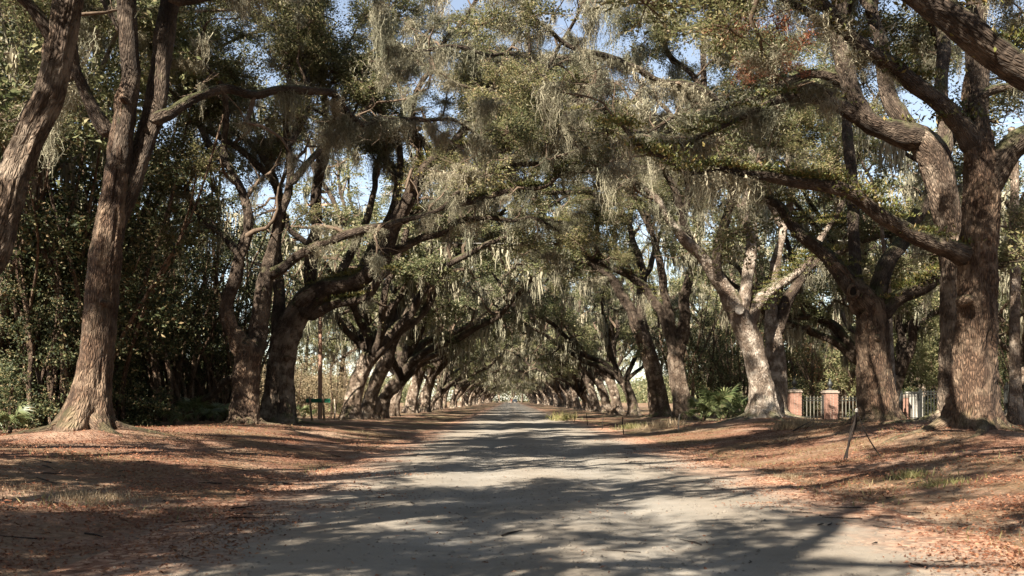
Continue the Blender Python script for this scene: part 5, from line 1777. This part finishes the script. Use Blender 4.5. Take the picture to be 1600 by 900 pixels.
# ------------------------------------------------------------------ small figures and a car at the far end
def person(x, y, h, shirt, trousers, hair, label, stride=0.1, seed=0):
    z = gzp(x, y)
    root = empty('person', (x, y, z), label, 'person')
    k = h / 1.75
    mt = [plain_mat('skin_tone', (0.42, 0.27, 0.19), 0.6), plain_mat('person_shirt', shirt, 0.8), plain_mat('person_trousers', trousers, 0.8), plain_mat('person_hair', hair, 0.8)]
    vs = [(0, 0, .95), (0, 0, 1.15), (0, 0, 1.38), (0, 0, 1.5), (0, -.02, 1.62), (0, -.01, 1.73),
          (-.19, 0, 1.42), (-.24, .02, 1.15), (-.22, -.08, .9), (.19, 0, 1.42), (.24, .02, 1.15), (.22, -.08, .9),
          (-.1, 0, .9), (-.11, -stride, .5), (-.11, -stride * 0.6, .07), (-.11, -stride * 0.6 - .14, .04), (.1, 0, .9), (.11, stride, .5), (.11, stride * 1.4, .07), (.11, stride * 1.4 - .14, .04)]
    rs = [.13, .12, .15, .055, .085, .07, .06, .045, .035, .06, .045, .035, .09, .065, .045, .035, .09, .065, .045, .035]
    ed = [(0, 1), (1, 2), (2, 3), (3, 4), (4, 5), (2, 6), (6, 7), (7, 8), (2, 9), (9, 10), (10, 11), (0, 12), (12, 13), (13, 14), (14, 15), (0, 16), (16, 17), (17, 18), (18, 19)]
    me = bpy.data.meshes.new('body')
    me.from_pydata([tuple(c * k for c in v) for v in vs], ed, [])
    ob = link('body', me, root)
    sk = ob.modifiers.new('skin', 'SKIN')
    me.skin_vertices.new() if not me.skin_vertices else None
    for v, r in zip(me.skin_vertices[0].data, rs):
        v.radius = (r * k, r * k * 0.85)
    me.skin_vertices[0].data[0].use_root = True
    ss = ob.modifiers.new('subsurf', 'SUBSURF')
    ss.levels = 1
    ss.render_levels = 1
    # colour zones by height (skin, shirt, trousers) through one material
    m, t, p, out = mat_base('clothed_figure')
    tc = nd(t, 'ShaderNodeTexCoord')
    sx = nd(t, 'ShaderNodeSeparateXYZ')
    t.links.new(tc.outputs['Object'], sx.inputs[0])
    rp = t.nodes.new('ShaderNodeValToRGB')
    rp.color_ramp.interpolation = 'CONSTANT'
    el = rp.color_ramp.elements
    el[0].position, el[0].color = 0, (*trousers, 1)
    el[1].position, el[1].color = 0.93 / 2 * k, (*shirt, 1)
    e = el.new(1.49 / 2 * k)
    e.color = (0.42, 0.27, 0.19, 1)
    e = el.new(1.68 / 2 * k)
    e.color = (*hair, 1)
    t.links.new(math_n(t, 'DIVIDE', sx.outputs[2], 2.0), rp.inputs[0])
    t.links.new(rp.outputs[0], p.inputs['Base Color'])
    me.materials.append(m)
    return root


person((779 - 797) / 1600 * 330, 330, 1.8, (0.02, 0.02, 0.025), (0.02, 0.02, 0.03), (0.02, 0.015, 0.01), 'dark clothed person walking far down the avenue, left of the road centre')
person((776.0 - 797) / 1600 * 345, 345, 1.65, (0.03, 0.03, 0.035), (0.02, 0.02, 0.03), (0.02, 0.015, 0.01), 'smaller dark clothed person beside the left walker far down the avenue')
person((798.6 - 797) / 1600 * 330, 330, 1.75, (0.50, 0.12, 0.09), (0.30, 0.10, 0.08), (0.5, 0.42, 0.32), 'person in red clothes in the middle of the road at the far end')


def far_car(x, y, label):
    root = empty('parked_car', (x, y, gzp(x, y)), label, 'car')
    paint = plain_mat('white_car_paint', (0.75, 0.75, 0.74), 0.3, var=0.03)
    glass = plain_mat('car_glass', (0.02, 0.025, 0.03), 0.1)
    tyre = plain_mat('car_tyre', (0.02, 0.02, 0.02), 0.9)
    prof = [(-2.1, .35), (-2.15, .75), (-2.0, .92), (-1.3, 1.0), (-0.7, 1.42), (0.6, 1.45), (1.5, 1.05), (2.1, .95), (2.15, .5), (2.1, .35)]
    n = len(prof)
    mb = MB()
    V = []
    for sx_, wz in ((-1, 0), (1, 0)):
        for (yy, zz) in prof:
            V.append((sx_ * (0.88 if zz < 1.1 else 0.68), yy, zz))
    Q = [(i, (i + 1) % n, n + (i + 1) % n, n + i) for i in range(n)]
    T = [(0, i, i + 1) for i in range(1, n - 1)] + [(n, n + i + 1, n + i) for i in range(1, n - 1)]
    mb.add(V, Q, T)
    link('body', mb.mesh('body', paint, smoothf=False), root)
    mb = MB()
    mb.add([(-.60, -1.24, 1.05), (.60, -1.24, 1.05), (.55, -.76, 1.39), (-.55, -.76, 1.39)], [(0, 1, 2, 3)])
    w_ = link('windscreen', mb.mesh('windscreen', glass, smoothf=False), root, (0, -0.02, 0.02))
    for sx_ in (-1, 1):
        for yy in (-1.3, 1.3):
            mb = MB()
            tube(mb, np.array([[sx_ * 0.72, yy, .33], [sx_ * 0.82, yy, .33], [sx_ * 0.92, yy, .33]]), np.array([.32, .33, .32]), 16)
            link('wheel', mb.mesh('wheel', tyre), root)
    for sx_ in (-0.6, 0.6):
        mb = MB()
        mb.box((sx_, -2.15, .72), (0.3, 0.05, 0.13))
        link('headlight', mb.mesh('headlight', glass, smoothf=False), root)
    return root


far_car((804.5 - 797) / 1600 * 410, 410, 'white car parked at the far end of the avenue')
print('objects', len(SC.objects), 'tris', sum(len(m.polygons) for m in bpy.data.meshes))
